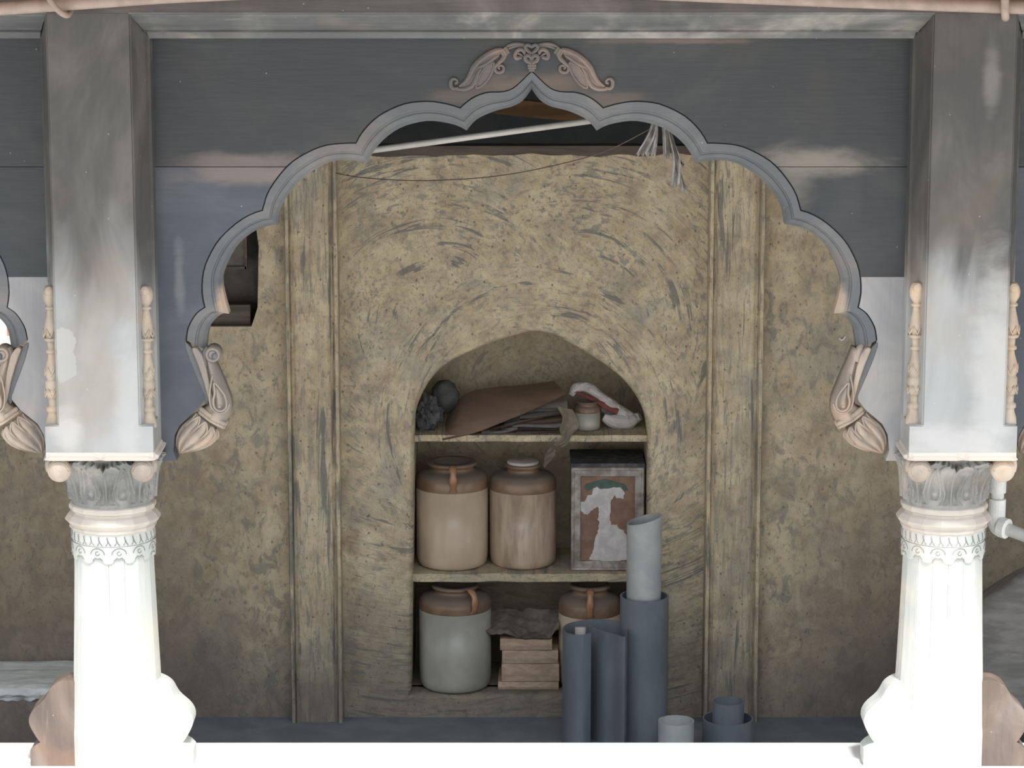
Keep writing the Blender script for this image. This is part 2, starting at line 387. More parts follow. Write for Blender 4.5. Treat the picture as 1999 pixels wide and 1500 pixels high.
def ball(c, r, n=14, sc=(1, 1, 1), jit=0, seed=0):
    rows = []
    for i in range(n + 1):
        th = PI * i / n; row = []
        for k in range(2 * n):
            a = PI * k / n
            d = Vector((sin(th) * cos(a), sin(th) * sin(a), cos(th)))
            q = r * (1 + jit * (noise.fractal(d * 2.2 + Vector((seed, 0, 0)), 1.0, 2.0, 4)))
            row.append((c[0] + d.x * q * sc[0], c[1] + d.y * q * sc[1], c[2] + d.z * q * sc[2]))
        rows.append(row)
    return loft(rows, closed_u=True)
def resample(pts, n):
    pts = [Vector(p) for p in pts]; L = [0]
    for a, b in zip(pts, pts[1:]): L.append(L[-1] + (b - a).length)
    out = []; j = 0
    for k in range(n):
        s = L[-1] * k / (n - 1)
        while j < len(L) - 2 and L[j + 1] < s: j += 1
        t = (s - L[j]) / max(1e-9, L[j + 1] - L[j])
        out.append(pts[j].lerp(pts[j + 1], max(0, min(1, t))))
    return out
def clip(poly, f):                                  # keep f(p) >= 0
    out = []
    for i, p in enumerate(poly):
        q = poly[(i + 1) % len(poly)]; a, b = f(p), f(q)
        if a >= 0: out.append(p)
        if (a >= 0) != (b >= 0):
            t = a / (a - b); out.append((p[0] + (q[0] - p[0]) * t, p[1] + (q[1] - p[1]) * t))
    return out
def copy_tree(o, parent=None, d=Vector((0, 0, 0))):
    c = o.copy(); COL.objects.link(c); c.parent = parent
    if parent is None: c.location = Vector(o.location) + d
    for ch in list(o.children): copy_tree(ch, c)
    return c

# ================================================================== THE SETTING
PY = .19                                            # front of the arch panels
BXL = (xat(88, 860, 0) + xat(300, 860, 0)) / 2       # pillar block centres
BXR = (xat(1775, 860, 0) + xat(1985, 860, 0)) / 2
HW = .152; BD = .46
SPAN = BXR - BXL
AX = xat(1038, 200, PY)
PAR_Z = zat(1449, .44)

mk('floor', box(-4.2, 4.6, .3, 3.6, -.12, 0), FLOOR)['kind'] = 'structure'
o = mk('parapet', join(box(-4.2, 4.6, -.02, .44, -.9, PAR_Z)), LIME, bevel=.008); o['kind'] = 'structure'
# ------- back wall with the big niche, a small cupboard hole and a window of the left bay
WY = 2.0; WT = zat(290, WY)
def wpt(px, py, Y=WY): v = P(px, py, Y); return (v.x, v.z)
arch_px = [(809, 845), (811, 810), (820, 780), (836, 750), (858, 724), (890, 702), (930, 684), (970, 668), (1010, 656), (1046, 649),
           (1084, 657), (1120, 676), (1160, 700), (1195, 724), (1225, 752), (1247, 784), (1259, 815), (1264, 845)]
niche = [wpt(803, 1357)] + [wpt(*p) for p in arch_px] + [wpt(1262, 1357)]
nb = Vector((wpt(803, 1357)[0], 0, wpt(803, 1357)[1]))
ZN = nb.z
arch_s = [tuple(v[:2]) for v in catmull([(a, b, 0) for a, b in niche[1:-1]], 4)]
niche = [niche[0]] + arch_s + [niche[-1]]
cup = [wpt(385, 638), wpt(491, 638), wpt(503, 600), wpt(505, 480), wpt(498, 430), wpt(385, 430)]
win = [wpt(-190, 715), wpt(28, 715), wpt(28, 400), wpt(-190, 400)]
WXL, WXR = -4.2, 4.6
cup_l = cup
outer = [(WXL, -.1), (WXR, -.1), (WXR, WT), (WXL, WT)]
def offset_loop(lp, d):                              # outward for a clockwise/ccw loop
    n = len(lp); out = []
    A = sum(lp[i][0] * lp[(i + 1) % n][1] - lp[(i + 1) % n][0] * lp[i][1] for i in range(n)); sg = 1 if A > 0 else -1
    for i in range(n):
        a, b, c = Vector((*lp[i - 1], 0)), Vector((*lp[i], 0)), Vector((*lp[(i + 1) % n], 0))
        n1 = (b - a).normalized(); n2 = (c - b).normalized()
        m1, m2 = Vector((n1.y, -n1.x, 0)) * sg, Vector((n2.y, -n2.x, 0)) * sg
        mm = m1 + m2; mm = mm / max(.3, mm.dot(m1)) if mm.length > 1e-6 else m1
        out.append((b.x + mm.x * d, b.y + mm.y * d))
    return out
RIM = .020
nrim = offset_loop(niche, RIM)
rim_rows = []
for k in range(7):
    a_ = k / 6 * PI / 2
    lp = offset_loop(niche, RIM * (1 - sin(a_)))
    wob = [.002 * noise.noise(Vector((x * 14, k * .3, z * 14))) for x, z in lp]
    rim_rows.append([(x, WY + .03 * (1 - cos(a_)) + (w_ if 0 < k < 6 else 0), z) for (x, z), w_ in zip(lp, wob)])
rim_rows.append([(x, WY + .12, z) for x, z in niche])
_w, _r = prism(outer, WY, WY + .12, [nrim, cup_l, win]), loft(rim_rows, closed_u=True)
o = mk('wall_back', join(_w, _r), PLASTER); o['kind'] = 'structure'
# the niche's inside: side, vault and back as one shell
ND = .42
N = len(niche)
rows = [[(x, WY + .1, z) for x, z in niche], [(x, WY + ND, z) for x, z in niche]]
sh = loft(rows, closed_u=True)
bk = prism(niche, WY + ND, WY + ND + .03)
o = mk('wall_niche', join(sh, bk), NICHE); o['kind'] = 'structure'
o = mk('wall_cupboard', join(box(cup[0][0] - .02, cup[3][0] + .02, WY + .11, WY + .13, cup[0][1] - .05, cup[4][1] + .05),
       box(cup[0][0] - .02, cup[1][0] + .01, WY + .1, WY + .2, cup[0][1] - .03, cup[0][1] - .0),
       box(cup[3][0] + .01, cup[3][0] + .02, WY + .10, WY + .12, cup[0][1], cup[4][1])), DARKP); o['kind'] = 'structure'
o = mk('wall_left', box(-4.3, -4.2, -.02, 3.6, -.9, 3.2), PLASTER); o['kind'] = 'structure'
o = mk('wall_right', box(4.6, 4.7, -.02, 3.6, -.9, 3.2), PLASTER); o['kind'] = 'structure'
o = mk('wall_loft', box(-4.2, 4.6, 3.5, 3.6, WT - .3, 3.2), CEIL); o['kind'] = 'structure'
o = mk('ceiling', box(-4.3, 4.7, .5, 3.6, 2.72, 2.80), CEIL); o['kind'] = 'structure'
o = mk('roof_overhang', box(-4.5, 4.9, -1.0, .5, 3.0, 3.08), CLOTHP); o['kind'] = 'structure'
# joist hollow between beam and roof
o = mk('wall_front', box(-4.3, 4.7, .44, .50, 2.80, 3.0), CEIL); o['kind'] = 'structure'
# pilasters
def pilaster(name, a, b, yb):
    (xa0, ya0), (xb0, yb0) = a, b        # left, right pixel at y=900
    F_ = 1.93
    x0, x1 = xat(a[0], 900, F_), xat(b[0], 900, F_)
    w = x1 - x0
    prof = [(0, WY + .01), (0, F_ + .012), (.02, F_), (.075, F_), (.09, F_ + .012), (.12, F_ + .004), (.17, F_ + .016), (.2, F_ + .014), (.8, F_ + .014),
            (.83, F_ + .016), (.87, F_ + .004), (.90, F_ + .012), (.93, F_), (.985, F_), (1, F_ + .012), (1, WY + .01)]
    ol = [(x0 + w * u, y) for u, y in prof]
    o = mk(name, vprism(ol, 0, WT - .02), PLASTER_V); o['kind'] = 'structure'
pilaster('trim_1', (561, 0), (664, 0), 0)
pilaster('trim_2', (1379, 0), (1487, 0), 0)
# eroded timber plate on top of the wall
vs, fs = [], []
rows = []
for i in range(121):
    x = -1.9 + i * 4.0 / 120
    h = noise.fractal(Vector((x * 6, 0, 3)), 1, 2, 4) * .016
    rows.append([(x, WY - .035, WT - .02 + h), (x, WY - .03, WT + .012), (x, WY + .05, WT + .012), (x, WY + .05, WT - .02)])
tag(mk('wall_plate', loft(rows, closed_u=True), DARKW, origin=(0, WY, WT)), 'dark eroded timber plate along the top of the ochre wall', 'timber')
# rafter seen in the loft
a, b = P(820, 192, 2.9), P(1300, 240, 2.9)
dd = (b - a) / (b.x - a.x); xe = P(1172, 236, 2.9).x; a = a + dd * (-4.19 - a.x); b = a + dd * (xe + 4.19)
h_ = .030
o = mk('rafter', prism([(a.x, a.z - h_), (b.x, b.z - h_), (b.x, b.z + h_), (a.x, a.z + h_)], 2.9, 2.98), RAFTER, origin=a)
tag(o, 'brown rafter in the dark loft above the ochre wall', 'rafter')
# white pipe slung above the wall
a, b = P(700, 297, 1.25), P(1176, 233, 1.25)
o = mk('white_pipe', tube([a, b], 6.2 * mpp(260, 1.25), 14), WHITEP, origin=a, smooth=True)
tag(o, 'straight white pipe slung at a slant below the dark ceiling', 'pipe')
# sagging wire
w_ = catmull([P(655, 338, 1.8), P(700, 346, 1.7), P(780, 352, 1.5), P(860, 352, 1.3), P(960, 345, 1.1), P(1060, 328, .9), P(1180, 296, .6), P(1285, 243, .34)], 8)
o = mk('wire', tube(w_, .0016, 6), WIRE, origin=w_[0])
tag(o, 'thin dark wire sagging across the top of the ochre wall', 'wire')

# ================================================================== PILLARS
CY = .26                                            # column axis depth
def pillar(name, bx, colx_px, inner, label):
    """inner = +1: the big arch is on the +x side"""
    cx = xat(colx_px, 1020, CY)
    R = empty(name, (bx, CY, PAR_Z), label, 'pillar', 'carved wooden pillars of the arcade', 'thing')
    zb = zat(884, 0); zc = zat(833, 0); zt = zat(26, 0)
    # chamfered upper shaft block
    cxw, cyw = .040, .125
    def sec(w):
        q = []
        for s in (-1, 1):
            pts = [(s * (w - cxw), 0), (s * (w - cxw + .002), .007), (s * (w - cxw + .005), .007), (s * (w - cxw + .0065), .012),
                   (s * (w - .006), cyw - .012), (s * (w - .003), cyw - .006), (s * (w + .001), cyw), (s * (w + .001), cyw + .006), (s * (w - .003), cyw + .008), (s * w, cyw + .018), (s * w, BD)]
            q.append(pts)
        return list(reversed(q[1])) + list(reversed([(x, y) for x, y in reversed(q[0])]))
    ol = sec(HW)
    mk('upper_block', vprism([(bx + x, y) for x, y in ol], zc, zt), PILLAR_W, R)
    # full square foot of the block, with sloping chamfer stops
    foot = box(bx - HW, bx + HW, 0, BD, zb, zc)
    st = []
    for s in (-1, 1):
        A = bx + s * HW; B = bx + s * (HW - cxw)
        st.append(([(B, 0, zc), (A, 0, zc), (A, cyw, zc), (B, 0, zc + .004), (A, cyw, zc + .004), (A - s * .006, .02, zc + .002)], [(0, 1, 5, 3), (1, 2, 4, 5), (5, 4, 3)]))
    mk('block_foot', join(foot, *st), PILLAR_W, R)
    # balusters lying in the chamfers
    for s in (-1, 1):
        px_ = bx + s * (HW - cxw * .45); py_ = .048
        k = 1 / 700.
        zt_ = zat(553 if inner > 0 else 547, .05); H = zt_ - zat(835 if inner > 0 else 828, .05)
        prof = [(9, .018), (13, .04), (15.5, .075), (14.5, .11), (9, .145), (7.5, .155), (11.5, .16), (11.5, .175), (7, .182), (8.5, .21), (12, .26), (15, .31),
                (15.5, .335), (13, .36), (11, .372), (17, .374), (14, .395), (9, .40), (8.5, .45), (12, .458), (12, .475), (7.5, .482), (9, .51), (13, .56), (15.5, .60), (14.5, .635),
                (12, .66), (13.5, .665), (15.5, .675), (15.5, .72), (13, .73), (17, .75), (14, .785), (10, .79), (9.5, .845), (14.5, .855), (14.5, .88), (11, .89), (12, .91), (15.5, .95), (16.5, .985), (16.5, .995)]
        prof = [(r * k, -t * H) for r, t in prof]
        bo = mk('baluster', lathe(prof, (px_, py_, zt_), 20), BALUST_W, R, smooth=True)
        # spiral curl on the top knob
        sp = []
        for i in range(40):
            a = i / 39 * 3.6 * PI; r = .0125 * (1 - .8 * i / 39)
            sp.append((px_ + r * cos(a + 1), py_ - .020 - .003 * i / 39, zt_ - .017 + -.004 + r * sin(a + 1)))
        mk('curl', join(tube(sp, .0023, 6), ball((px_, py_ - .012, zt_ - .021), .016, 8, (1, .9, 1))), BALUST_W, bo, smooth=True)
        # leaf tips on the two vases
        lv = []
        for t, rr in ((.335, 17.5), (.60, 16.5), (.75, 17.5)):
            z0 = zt_ - t * H
            for kx in (-1, 0, 1):
                a0 = -PI / 2 + kx * .95
                d = .016; rad = rr * k * .92
                pts = [(px_ + rad * cos(a0 + da), py_ + rad * sin(a0 + da), z0 + dz) for da, dz in ((-.5, .012), (-.25, -.001), (0, -.012), (.25, -.001), (.5, .012))]
                lv.append(tube(pts, [.001, .003, .0038, .003, .001], 6))
            mk('leaf_tip', join(*lv[-3:]), BALUST_W, bo, smooth=True)
    # abacus lip with a notch in the middle of each face
    za, zl = zb, zat(899, 0)
    def lip(ax0, ax1, axis):
        g = .016; rows = []
        for u, f in ((ax0, 0), (ax0 + g, 1), (ax1 - g, 1), (ax1, 0)):
            r = []
            for out, z in ((-.002, zl), (.010 * f + .0005, zl + .0005), (.013 * f + .0005, zl + .002 + .008 * f), (.004 * f + .0005, zl + .003 + .011 * f), (.001, zl + .004 + .016 * f), (-.002, zl + .004 + .016 * f)):
                r.append((u, -out, z) if axis == 'x' else (bx + inner * (HW + out), u, z))
            rows.append(r)
        return loft(rows, closed_u=True)
    core = box(bx - HW, bx + HW, 0, BD, zl, zb)
    mk('abacus', join(core, lip(bx - HW - .004, bx - .001, 'x'), lip(bx + .001, bx + HW + .004, 'x'), lip(0, BD / 2, 'y'), lip(BD / 2, BD, 'y')), RING_W, R)
    # capital
    m_ = mpp(1000, CY)
    zk = zat(1000, CY - .1) - .0
    ct = zl; r0 = .118
    def csurf(phi, t, out=0.0):                      # phi 0 = front (-y), + toward +x
        f = max(0, t) ** 3.2
        a = r0 + (HW + .0 - r0) * f + .008 * t; b = r0 + (.225 - r0) * f + .008 * t
        ccx = cx + (bx - cx) * f; ccy = CY + (.23 - CY) * f
        n_ = 2 + 3.0 * f
        c, s = cos(phi), sin(phi)
        rr = 1 / ((abs(s) ** n_ + abs(c) ** n_) ** (1 / n_))
        rr2 = rr + out / a
        return Vector((ccx + a * rr2 * s, ccy - b * rr2 * c, zk + (ct - zk) * t))
    def relief(phi, t):
        dg = math.degrees(phi) % 45.0 - 22.5; d = abs(dg)       # distance from the middle of a U petal
        g = lambda x, w: math.exp(-(x / w) ** 2)
        wt = 8.5 * math.sqrt(max(0, 1 - ((t - .32) / .13) ** 2)) if t < .32 else 8.5 * max(0, 1 - (t - .32) / .44) ** .75
        w2 = 14.0 * math.sqrt(max(0, 1 - ((t - .33) / .24) ** 2)) if t < .33 else (14.0 - 9.5 * ((t - .33) / .42) ** .9 if t < .75 else 4.5 + 13 * ((t - .75) / .25) ** 1.4)
        h = 0.0
        tl = .97 - .20 * (1 - min(1, (22.5 - d) / 22.5 + .0)) ** 1.2 - .018 * (1 + cos((22.5 - d) * 1.05))   # leaf tip line
        if t < .085: return 0.0
        if t > .20 and wt > 0 and d < wt: h -= .0035 * min(1, (wt - d) / 2)
        if .20 < t < .78: h += .0040 * g(d - wt, 1.1)
        h += .0055 * g(math.hypot(dg * .09, (t - .30) * 9), .55)                                         # bead
        if .085 < t: h += .0038 * g(d - w2, 1.3) * min(1, (t - .08) * 14)
        if d > w2 and t < tl and t > .12:                                                                # leaf
            e_ = (d - w2); h += .003 - .006 * sin(PI * min(1, e_ / max(2, 22.5 - w2))) + .004 * g(22.5 - d, 1.0)
        if t > .45: h += .0045 * g((t - tl) * 100, 2.6)
        if t > tl: h -= .012 * min(1, (t - tl) * 25)
        elif t > .6 : h += .006 * ((t - .6) / .35)
        return h
    NA, NT = 400, 84
    rows = []
    for j in range(NT + 1):
        t = j / NT
        rows.append([csurf(2 * PI * k / NA, t, 1.8 * relief(2 * PI * k / NA, t)) for k in range(NA)])
    mk('capital', (lambda q: (q[0], q[1] + [tuple(range(NA))]))(loft(rows, closed_u=True)), CAP_W, R, smooth=True)
    # volutes under the front corners
    for s in (-1, 1):
        vx, vz = bx + s * (HW - .033), zl - .033
        body = lathe([(.002, -.036), (.018, -.035), (.025, -.028), (.032, -.026), (.035, -.014), (.034, .02), (.026, .05), (.016, .08)], (vx, .034, vz), 24, True, 0, 'y')
        arm = tube([(vx + s * .026, .03, vz - .002), (vx + s * .030, .03, vz + .014), (vx + s * .024, .03, vz + .028), (vx - s * .01, .035, vz + .028), (vx - s * .05, .06, vz + .022), (vx - s * .075, .09, vz + .004)],
                   [.014, .012, .010, .009, .008, .004], 8, 1.6, smoothn=5)
        vo = mk('volute', join(body, arm), SCROLL_W, R, smooth=True)
        sp = []
        for i in range(48):
            a = i / 47 * 4.4 * PI; r = .028 * (1 - .86 * i / 47)
            sp.append((vx - s * r * cos(a), .034 - .027 - .008 * (i / 47), vz + r * sin(a)))
        mk('spiral', tube(sp, .0026, 6), SCROLL_W, vo, smooth=True)
    # collar rings
    def zz(py): return zat(py, CY - .11)
    prof = [(80, 994), (84, 996), (85, 1001), (84, 1006), (79, 1008), (80, 1011), (86, 1015), (93, 1024), (93, 1027), (86, 1034), (83, 1036), (85, 1038), (84.5, 1043), (81, 1045), (80, 1047)]
    mk('collar', lathe([(r * m_, zz(y)) for r, y in prof], (cx, CY, 0), 16, True, PI / 16), RING_W, R, bevel=.0015)
    # leaf band
    prof = [(79.5, 1044), (80.5, 1052), (81.5, 1060), (80, 1068), (78, 1069)]
    lb = mk('leaf_band', lathe([(r * m_, zz(y)) for r, y in prof], (cx, CY, 0), 32), SHAFT_W, R)
    marks = []
    for k in range(30):
        a = 2 * PI * k / 30
        def sp_(da, py, rr=81.2): return (cx + rr * m_ * sin(a + da), CY - rr * m_ * cos(a + da), zz(py))
        marks.append(tube([sp_(-.02, 1048), sp_(.0, 1057), sp_(.07, 1065)], [.0012, .002, .001], 5))
        marks.append(tube([sp_(.02, 1056), sp_(-.05, 1065)], [.0015, .001], 5))
    mk('leaf_marks', join(*marks), CAP_W, lb)
    # scalloped band with rosettes
    NB = 12; rows = []
    lobes = 192
    for layer, rr in ((0, 81), (1, 81), (2, 76)):
        row = []
        for k in range(lobes):
            a = 2 * PI * k / lobes; u = (k / lobes * NB) % 1
            w = abs(u - .5) * 2                                      # 1 at lobe ends (long tooth), 0 at middle
            low = 1090 + 14 * w ** 1.6 + 2.5 * cos(w * 2 * PI * 1.5)
            y = 1068 if layer == 0 else low
            row.append((cx + rr * m_ * sin(a), CY - rr * m_ * cos(a), zz(y)))
        rows.append(row)
    sb = mk('scalloped_band', loft(rows, closed_u=True), SHAFT_W, R)
    ro = []
    for k in range(NB):
        a = 2 * PI * (k + .5) / NB
        def q_(u, v, rr=81.6): return (cx + rr * m_ * sin(a + u / 81), CY - rr * m_ * cos(a + u / 81), zz(1083) - v * m_)
        ro.append(tube([q_(4 * cos(t * PI / 5), -3 + 4 * sin(t * PI / 5)) for t in range(9)], .0011, 5))
        ro.append(tube([q_(14 * cos(PI + t * PI / 10), -1 + 12 * sin(PI + t * PI / 10)) for t in range(11)], .0012, 5))
        ro.append(tube([q_(-10, 11), q_(-5, 6), q_(0, 8), q_(5, 6), q_(10, 11)], .0012, 5))
    mk('rosettes', join(*ro), CAP_W, sb)
    # faceted tapering shaft
    rows = []
    for py, r in ((1066, 77), (1130, 78.5), (1230, 82), (1330, 86), (1449, 90), (1500, 90)):
        z = zz(py) if py < 1500 else PAR_Z
        row = []
        for k in range(16):
            a = 2 * PI * k / 16
            for da, q in ((-.012, 1.0), (0, .982), (.012, 1.0), (.1963, .990)):
                row.append((cx + r * q * m_ * sin(a + da), CY - r * q * m_ * cos(a + da), z))
        rows.append(row)
    mk('shaft', loft(rows, closed_u=True), SHAFT_W, R)
    # lobed side boards at the foot
    bl = [(0, 1329), (-18, 1331), (-38, 1343), (-52, 1366), (-76, 1389), (-83, 1411), (-72, 1436), (-62, 1450), (-74, 1458), (-82, 1466), (-82, 1520), (12, 1520), (12, 1332)]
    YB = .21
    for s in (-1, 1):
        ex = xat(colx_px, 1400, CY) + s * .117
        k = mpp(1400, YB)
        ol = []
        for dx, py in bl:
            z = zat(py, YB); 
            ol.append((ex - s * dx * k, max(z, PAR_Z - .0)))
        # drop duplicates at the parapet top
        ol = [(v_.x, v_.y) for v_ in catmull([(x_, z_, 0) for x_, z_ in ol[:8]], 4)] + ol[8:]
        ol2 = []
        for p_ in ol:
            if not ol2 or (abs(p_[0] - ol2[-1][0]) + abs(p_[1] - ol2[-1][1])) > 1e-4: ol2.append(p_)
        mk('side_board', prism(ol2, YB, YB + .085), BROWN_W if s != inner else SHAFT_W, R, bevel=.006,)
    return R, cx
pillar('carved_pillar', BXL, 221, 1, 'carved timber pillar left of the big cusped arch, dark above and white below')
pillar('carved_pillar', BXR, 1842, -1, 'carved timber pillar right of the big cusped arch, beside the white elbow pipe')

# ================================================================== ARCH PANELS
LOBES_OUT = [
    [(1037, 138), (1021, 154), (1000, 172), (979, 178), (951, 179), (927, 187), (909, 199), (898, 209)],
    [(898, 209), (874, 202), (846, 197), (818, 197), (790, 201), (762, 212), (737, 226), (716, 245), (702, 263), (694, 278)],
    [(694, 278), (665, 279), (630, 284), (595, 299), (567, 317), (543, 343), (522, 375), (513, 403), (511, 410)],
    [(511, 410), (490, 417), (466, 431), (441, 452), (420, 476), (403, 508), (396, 530), (393, 552), (393, 575), (398, 600)],
    [(398, 600), (383, 611), (372, 627), (365, 643), (362, 664)]]
LOBES_IN = [
    [(1038, 174), (1021, 196), (1000, 208), (972, 215), (948, 224), (927, 236), (911, 255)],
    [(911, 255), (892, 245), (867, 239), (839, 236), (811, 240), (783, 249), (759, 264), (738, 284), (725, 303), (717, 319)],
    [(717, 319), (696, 314), (671, 313), (650, 315), (630, 322), (602, 340), (578, 361), (557, 389), (546, 413), (543, 438)],
    [(543, 438), (518, 442), (494, 453), (469, 473), (452, 497), (439, 525), (433, 549), (437, 576), (447, 613)],
    [(447, 613), (433, 613), (417, 627), (407, 645), (402, 682)]]
NL = 18
def half(lobes, Y):
    out = []
    for L in lobes:
        pts = catmull([(P(x, y, Y).x - AX, P(x, y, Y).z, 0) for x, y in L], 6)
        out.append(resample(pts, NL))
    return out
ho, hi = half(LOBES_OUT, PY), half(LOBES_IN, PY + .035)
def chain(h):
    flat = []
    for i, L in enumerate(h): flat += L[(1 if i else 0):]
    left = [(p.x, p.y) for p in flat]
    left[0] = (0.0, left[0][1])
    right = [(-x, z) for x, z in left[1:]]
    return list(reversed(left)) + right              # from left foot over the apex to right foot
co, ci = chain(ho), chain(hi)
PROF = [(0, 0.0), (.0, .006), (.035, .012), (.07, .003), (.46, .004), (.50, .011), (.56, .013), (.62, .011), (.82, .022), (1.0, .036), (1.0, .085)]
CORN = lambda px, py: (P(px, py, PY).x - AX, P(px, py, PY).z)
SEAM = zat(326, PY); SEAM2 = zat(541, PY)

def tz(px, py, Y=PY, flip=1):                        # picture point -> arch-local x and z (flip mirrors)
    v = P(px, py, Y); return ((v.x - AX) * flip, v.z)
def bracket(R, flip, cx, broken=False, mat=SCROLL_W):
    Y0 = PY + .012
    def C(x, y): return (330 + x * .2, 620 + y * .2)  # close-up coordinates
    def L3(pts, Y): return [(cx + tz(*C(x, y), Y, flip)[0], Y, tz(*C(x, y), Y, flip)[1]) for x, y in pts]
    def L2(pts): return [(cx + tz(*C(x, y), Y0, flip)[0], tz(*C(x, y), Y0, flip)[1]) for x, y in pts]
    # body: swelling leaf stem
    left = [(322, 330), (342, 450), (368, 600), (392, 720), (398, 790), (376, 850), (336, 888), (298, 908)]
    right = [(390, 300), (440, 430), (500, 560), (560, 700), (600, 810), (605, 900), (580, 980), (545, 1050)]
    Lc, Rc = resample([Vector((*p, 0)) for p in left], 16), resample([Vector((*p, 0)) for p in right], 16)
    Lc = resample(catmull(Lc, 3), 24); Rc = resample(catmull(Rc, 3), 24)
    rows = []
    for i in range(24):
        a, b = Lc[i], Rc[i]; row = []
        for k in range(13):
            u = k / 12; p = a.lerp(b, u)
            bulge = sin(PI * min(1, max(0, (u - .0)))) ** .6
            groove = .014 * math.exp(-((u - .30) / .06) ** 2) + .009 * math.exp(-((u - .14) / .04) ** 2)
            y = Y0 + .012 - .048 * bulge * (.35 + .65 * min(1, i / 12)) + groove
            q = tz(*C(p.x, p.y), Y0, flip); row.append((cx + q[0], y, q[1]))
        for k in range(12, -1, -3):
            u = k / 12; p = a.lerp(b, u); q = tz(*C(p.x, p.y), Y0, flip); row.append((cx + q[0], Y0 + .062, q[1]))
        rows.append(row)
    body = loft(rows, closed_u=True); nn = len(rows[0])
    body = (body[0], body[1] + [tuple(range(nn)), tuple(range(23 * nn, 24 * nn))])
    # teardrop relief on the body
    td = L3([(440, 640), (445, 740), (430, 820), (450, 890), (500, 915), (550, 890), (560, 830), (540, 760), (490, 690)], Y0 - .040)
    td2 = L3([(425, 560), (400, 700), (395, 800), (420, 890), (490, 935), (560, 910), (590, 840)], Y0 - .036)
    rel = [tube(td, .0035, 6, smoothn=4, closed=True), tube(td2, .003, 6, smoothn=4)]
    tp = L3([(492, 872)], Y0 - .034)[0]; rel.append(ball(tp, .0075, 8, (1, .7, .8)))
    B = mk('bracket', join(body, *rel), mat, R, smooth=True)
    # flat leaf blade along the panel side
    leaf = [(155, 220), (235, 300), (300, 430), (360, 600), (395, 740), (402, 790), (374, 850), (352, 815), (350, 760), (310, 665), (255, 540), (200, 405), (158, 275)]
    mk('leaf_blade', prism(L2(leaf), Y0 - .014, Y0 + .01), MOULD_W, B, bevel=.004)
    leaf = [(226, 294), (250, 276), (285, 290), (330, 350), (368, 470), (404, 620), (428, 760), (440, 860), (412, 850), (385, 760), (345, 610), (290, 450)]
    mk('leaf_blade', prism(L2(leaf), Y0 - .026, Y0 + .01), mat, B, bevel=.005, segs=3)
    if not broken:
        c3 = L3([(428, 356)], Y0)[0]; e3 = L3([(452, 368)], Y0)[0]
        disc = lathe([(.004, -.012), (.0105, -.012), (.0122, -.006), (.0135, -.013), (.018, -.0165), (.0215, -.012), (.0232, .0), (.0232, .055), (.004, .055)], (c3[0], Y0 - .006, c3[2]), 32, True, 0, 'y')
        neck = tube(L3([(352, 470), (345, 400), (352, 345), (385, 300)], Y0 + .012), [.013, .012, .011, .009], 10, 2.2, smoothn=4)
        mk('scroll', join(disc, neck), mat, B, smooth=True)
        mk('scroll_eye', ball((e3[0], Y0 - .016, e3[2]), .0105, 10, (1, .9, 1)), MOULD_W, B, smooth=True)
    else:
        st = L3([(360, 420), (345, 340), (320, 290), (300, 262)], Y0 + .01)
        mk('broken_stub', tube(st, [.016, .013, .010, .005], 8, 1.8, smoothn=4), mat, B, smooth=True)
    # rope band
    rb = []
    for k, (o_, r_) in enumerate(((0, .0075), (40, .0055))):
        a = L3([(300 - o_ * .35, 905 + o_ * .85), (420 - o_ * .35, 975 + o_ * .85), (538 - o_ * .35, 1052 + o_ * .85)], Y0 - .028)
        a = [(a[0][0], Y0 - .006, a[0][2]), a[1], (a[2][0], Y0 - .010, a[2][2])]
        bk_ = [(x, Y0 + .055, z) for x, y, z in a]
        rb.append(tube(a, r_, 8, smoothn=5))
        rb.append(tube([a[-1], bk_[-1]], r_, 8))
    mk('neck_band', join(*rb), mat, B, smooth=True)
    # fluted lotus bud hanging on the band
    bl_ = resample(catmull([(262, 932, 0), (195, 985, 0), (118, 1048, 0), (74, 1120, 0), (60, 1205, 0), (78, 1285, 0), (98, 1336, 0)], 5), 22)
    br_ = resample(catmull([(462, 1092, 0), (480, 1150, 0), (452, 1215, 0), (385, 1268, 0), (300, 1302, 0), (200, 1322, 0), (104, 1340, 0)], 5), 22)
    rows = []; NF = 5
    for i in range(22):
        t = i / 21; row = []; a, b = bl_[i], br_[i]
        dep = .044 * (sin(PI * (.20 + .80 * t)) ** .7) if t < 1 else .002
        for k in range(60):
            an = 2 * PI * k / 60; u = .5 - .5 * cos(an); p = a.lerp(b, u)
            uu_ = an / PI * NF if an < PI else 0
            fl = .014 * (abs(sin(uu_ * PI)) ** .6 - 1) * min(1, 4 * (1 - t)) if an < PI else 0
            q = tz(*C(p.x, p.y), Y0, flip)
            y = Y0 + .014 - sin(an) * (dep + (fl if an < PI else 0)) * (1 if an < PI else .9)
            row.append((cx + q[0], y, q[1]))
        rows.append(row)
    bud = loft(rows, closed_u=True); bud = (bud[0], bud[1] + [tuple(range(60)), tuple(range(21 * 60, 22 * 60))])
    tips = []
    for k in range(NF):
        def bp(t, an):
            i = int(t * 21); p = bl_[i].lerp(br_[i], .5 - .5 * cos(an)); q = tz(*C(p.x, p.y), Y0, flip)
            return (cx + q[0], Y0 + .014 - sin(an) * (.042 * (sin(PI * (.20 + .80 * t)) ** .7)), q[1])
        a0, a1 = PI * k / NF, PI * (k + 1) / NF
        tips.append(tube([bp(.42, a0 + .04), bp(.22, a0 + .03), bp(.10, a0 + .10), bp(.01, (a0 + a1) / 2), bp(.10, a1 - .10), bp(.22, a1 - .03), bp(.42, a1 - .04)], [.0008, .0022, .003, .0036, .003, .0022, .0008], 6, smoothn=3))
    mk('lotus_bud', join(bud, *tips), mat, B, smooth=True)
    return B

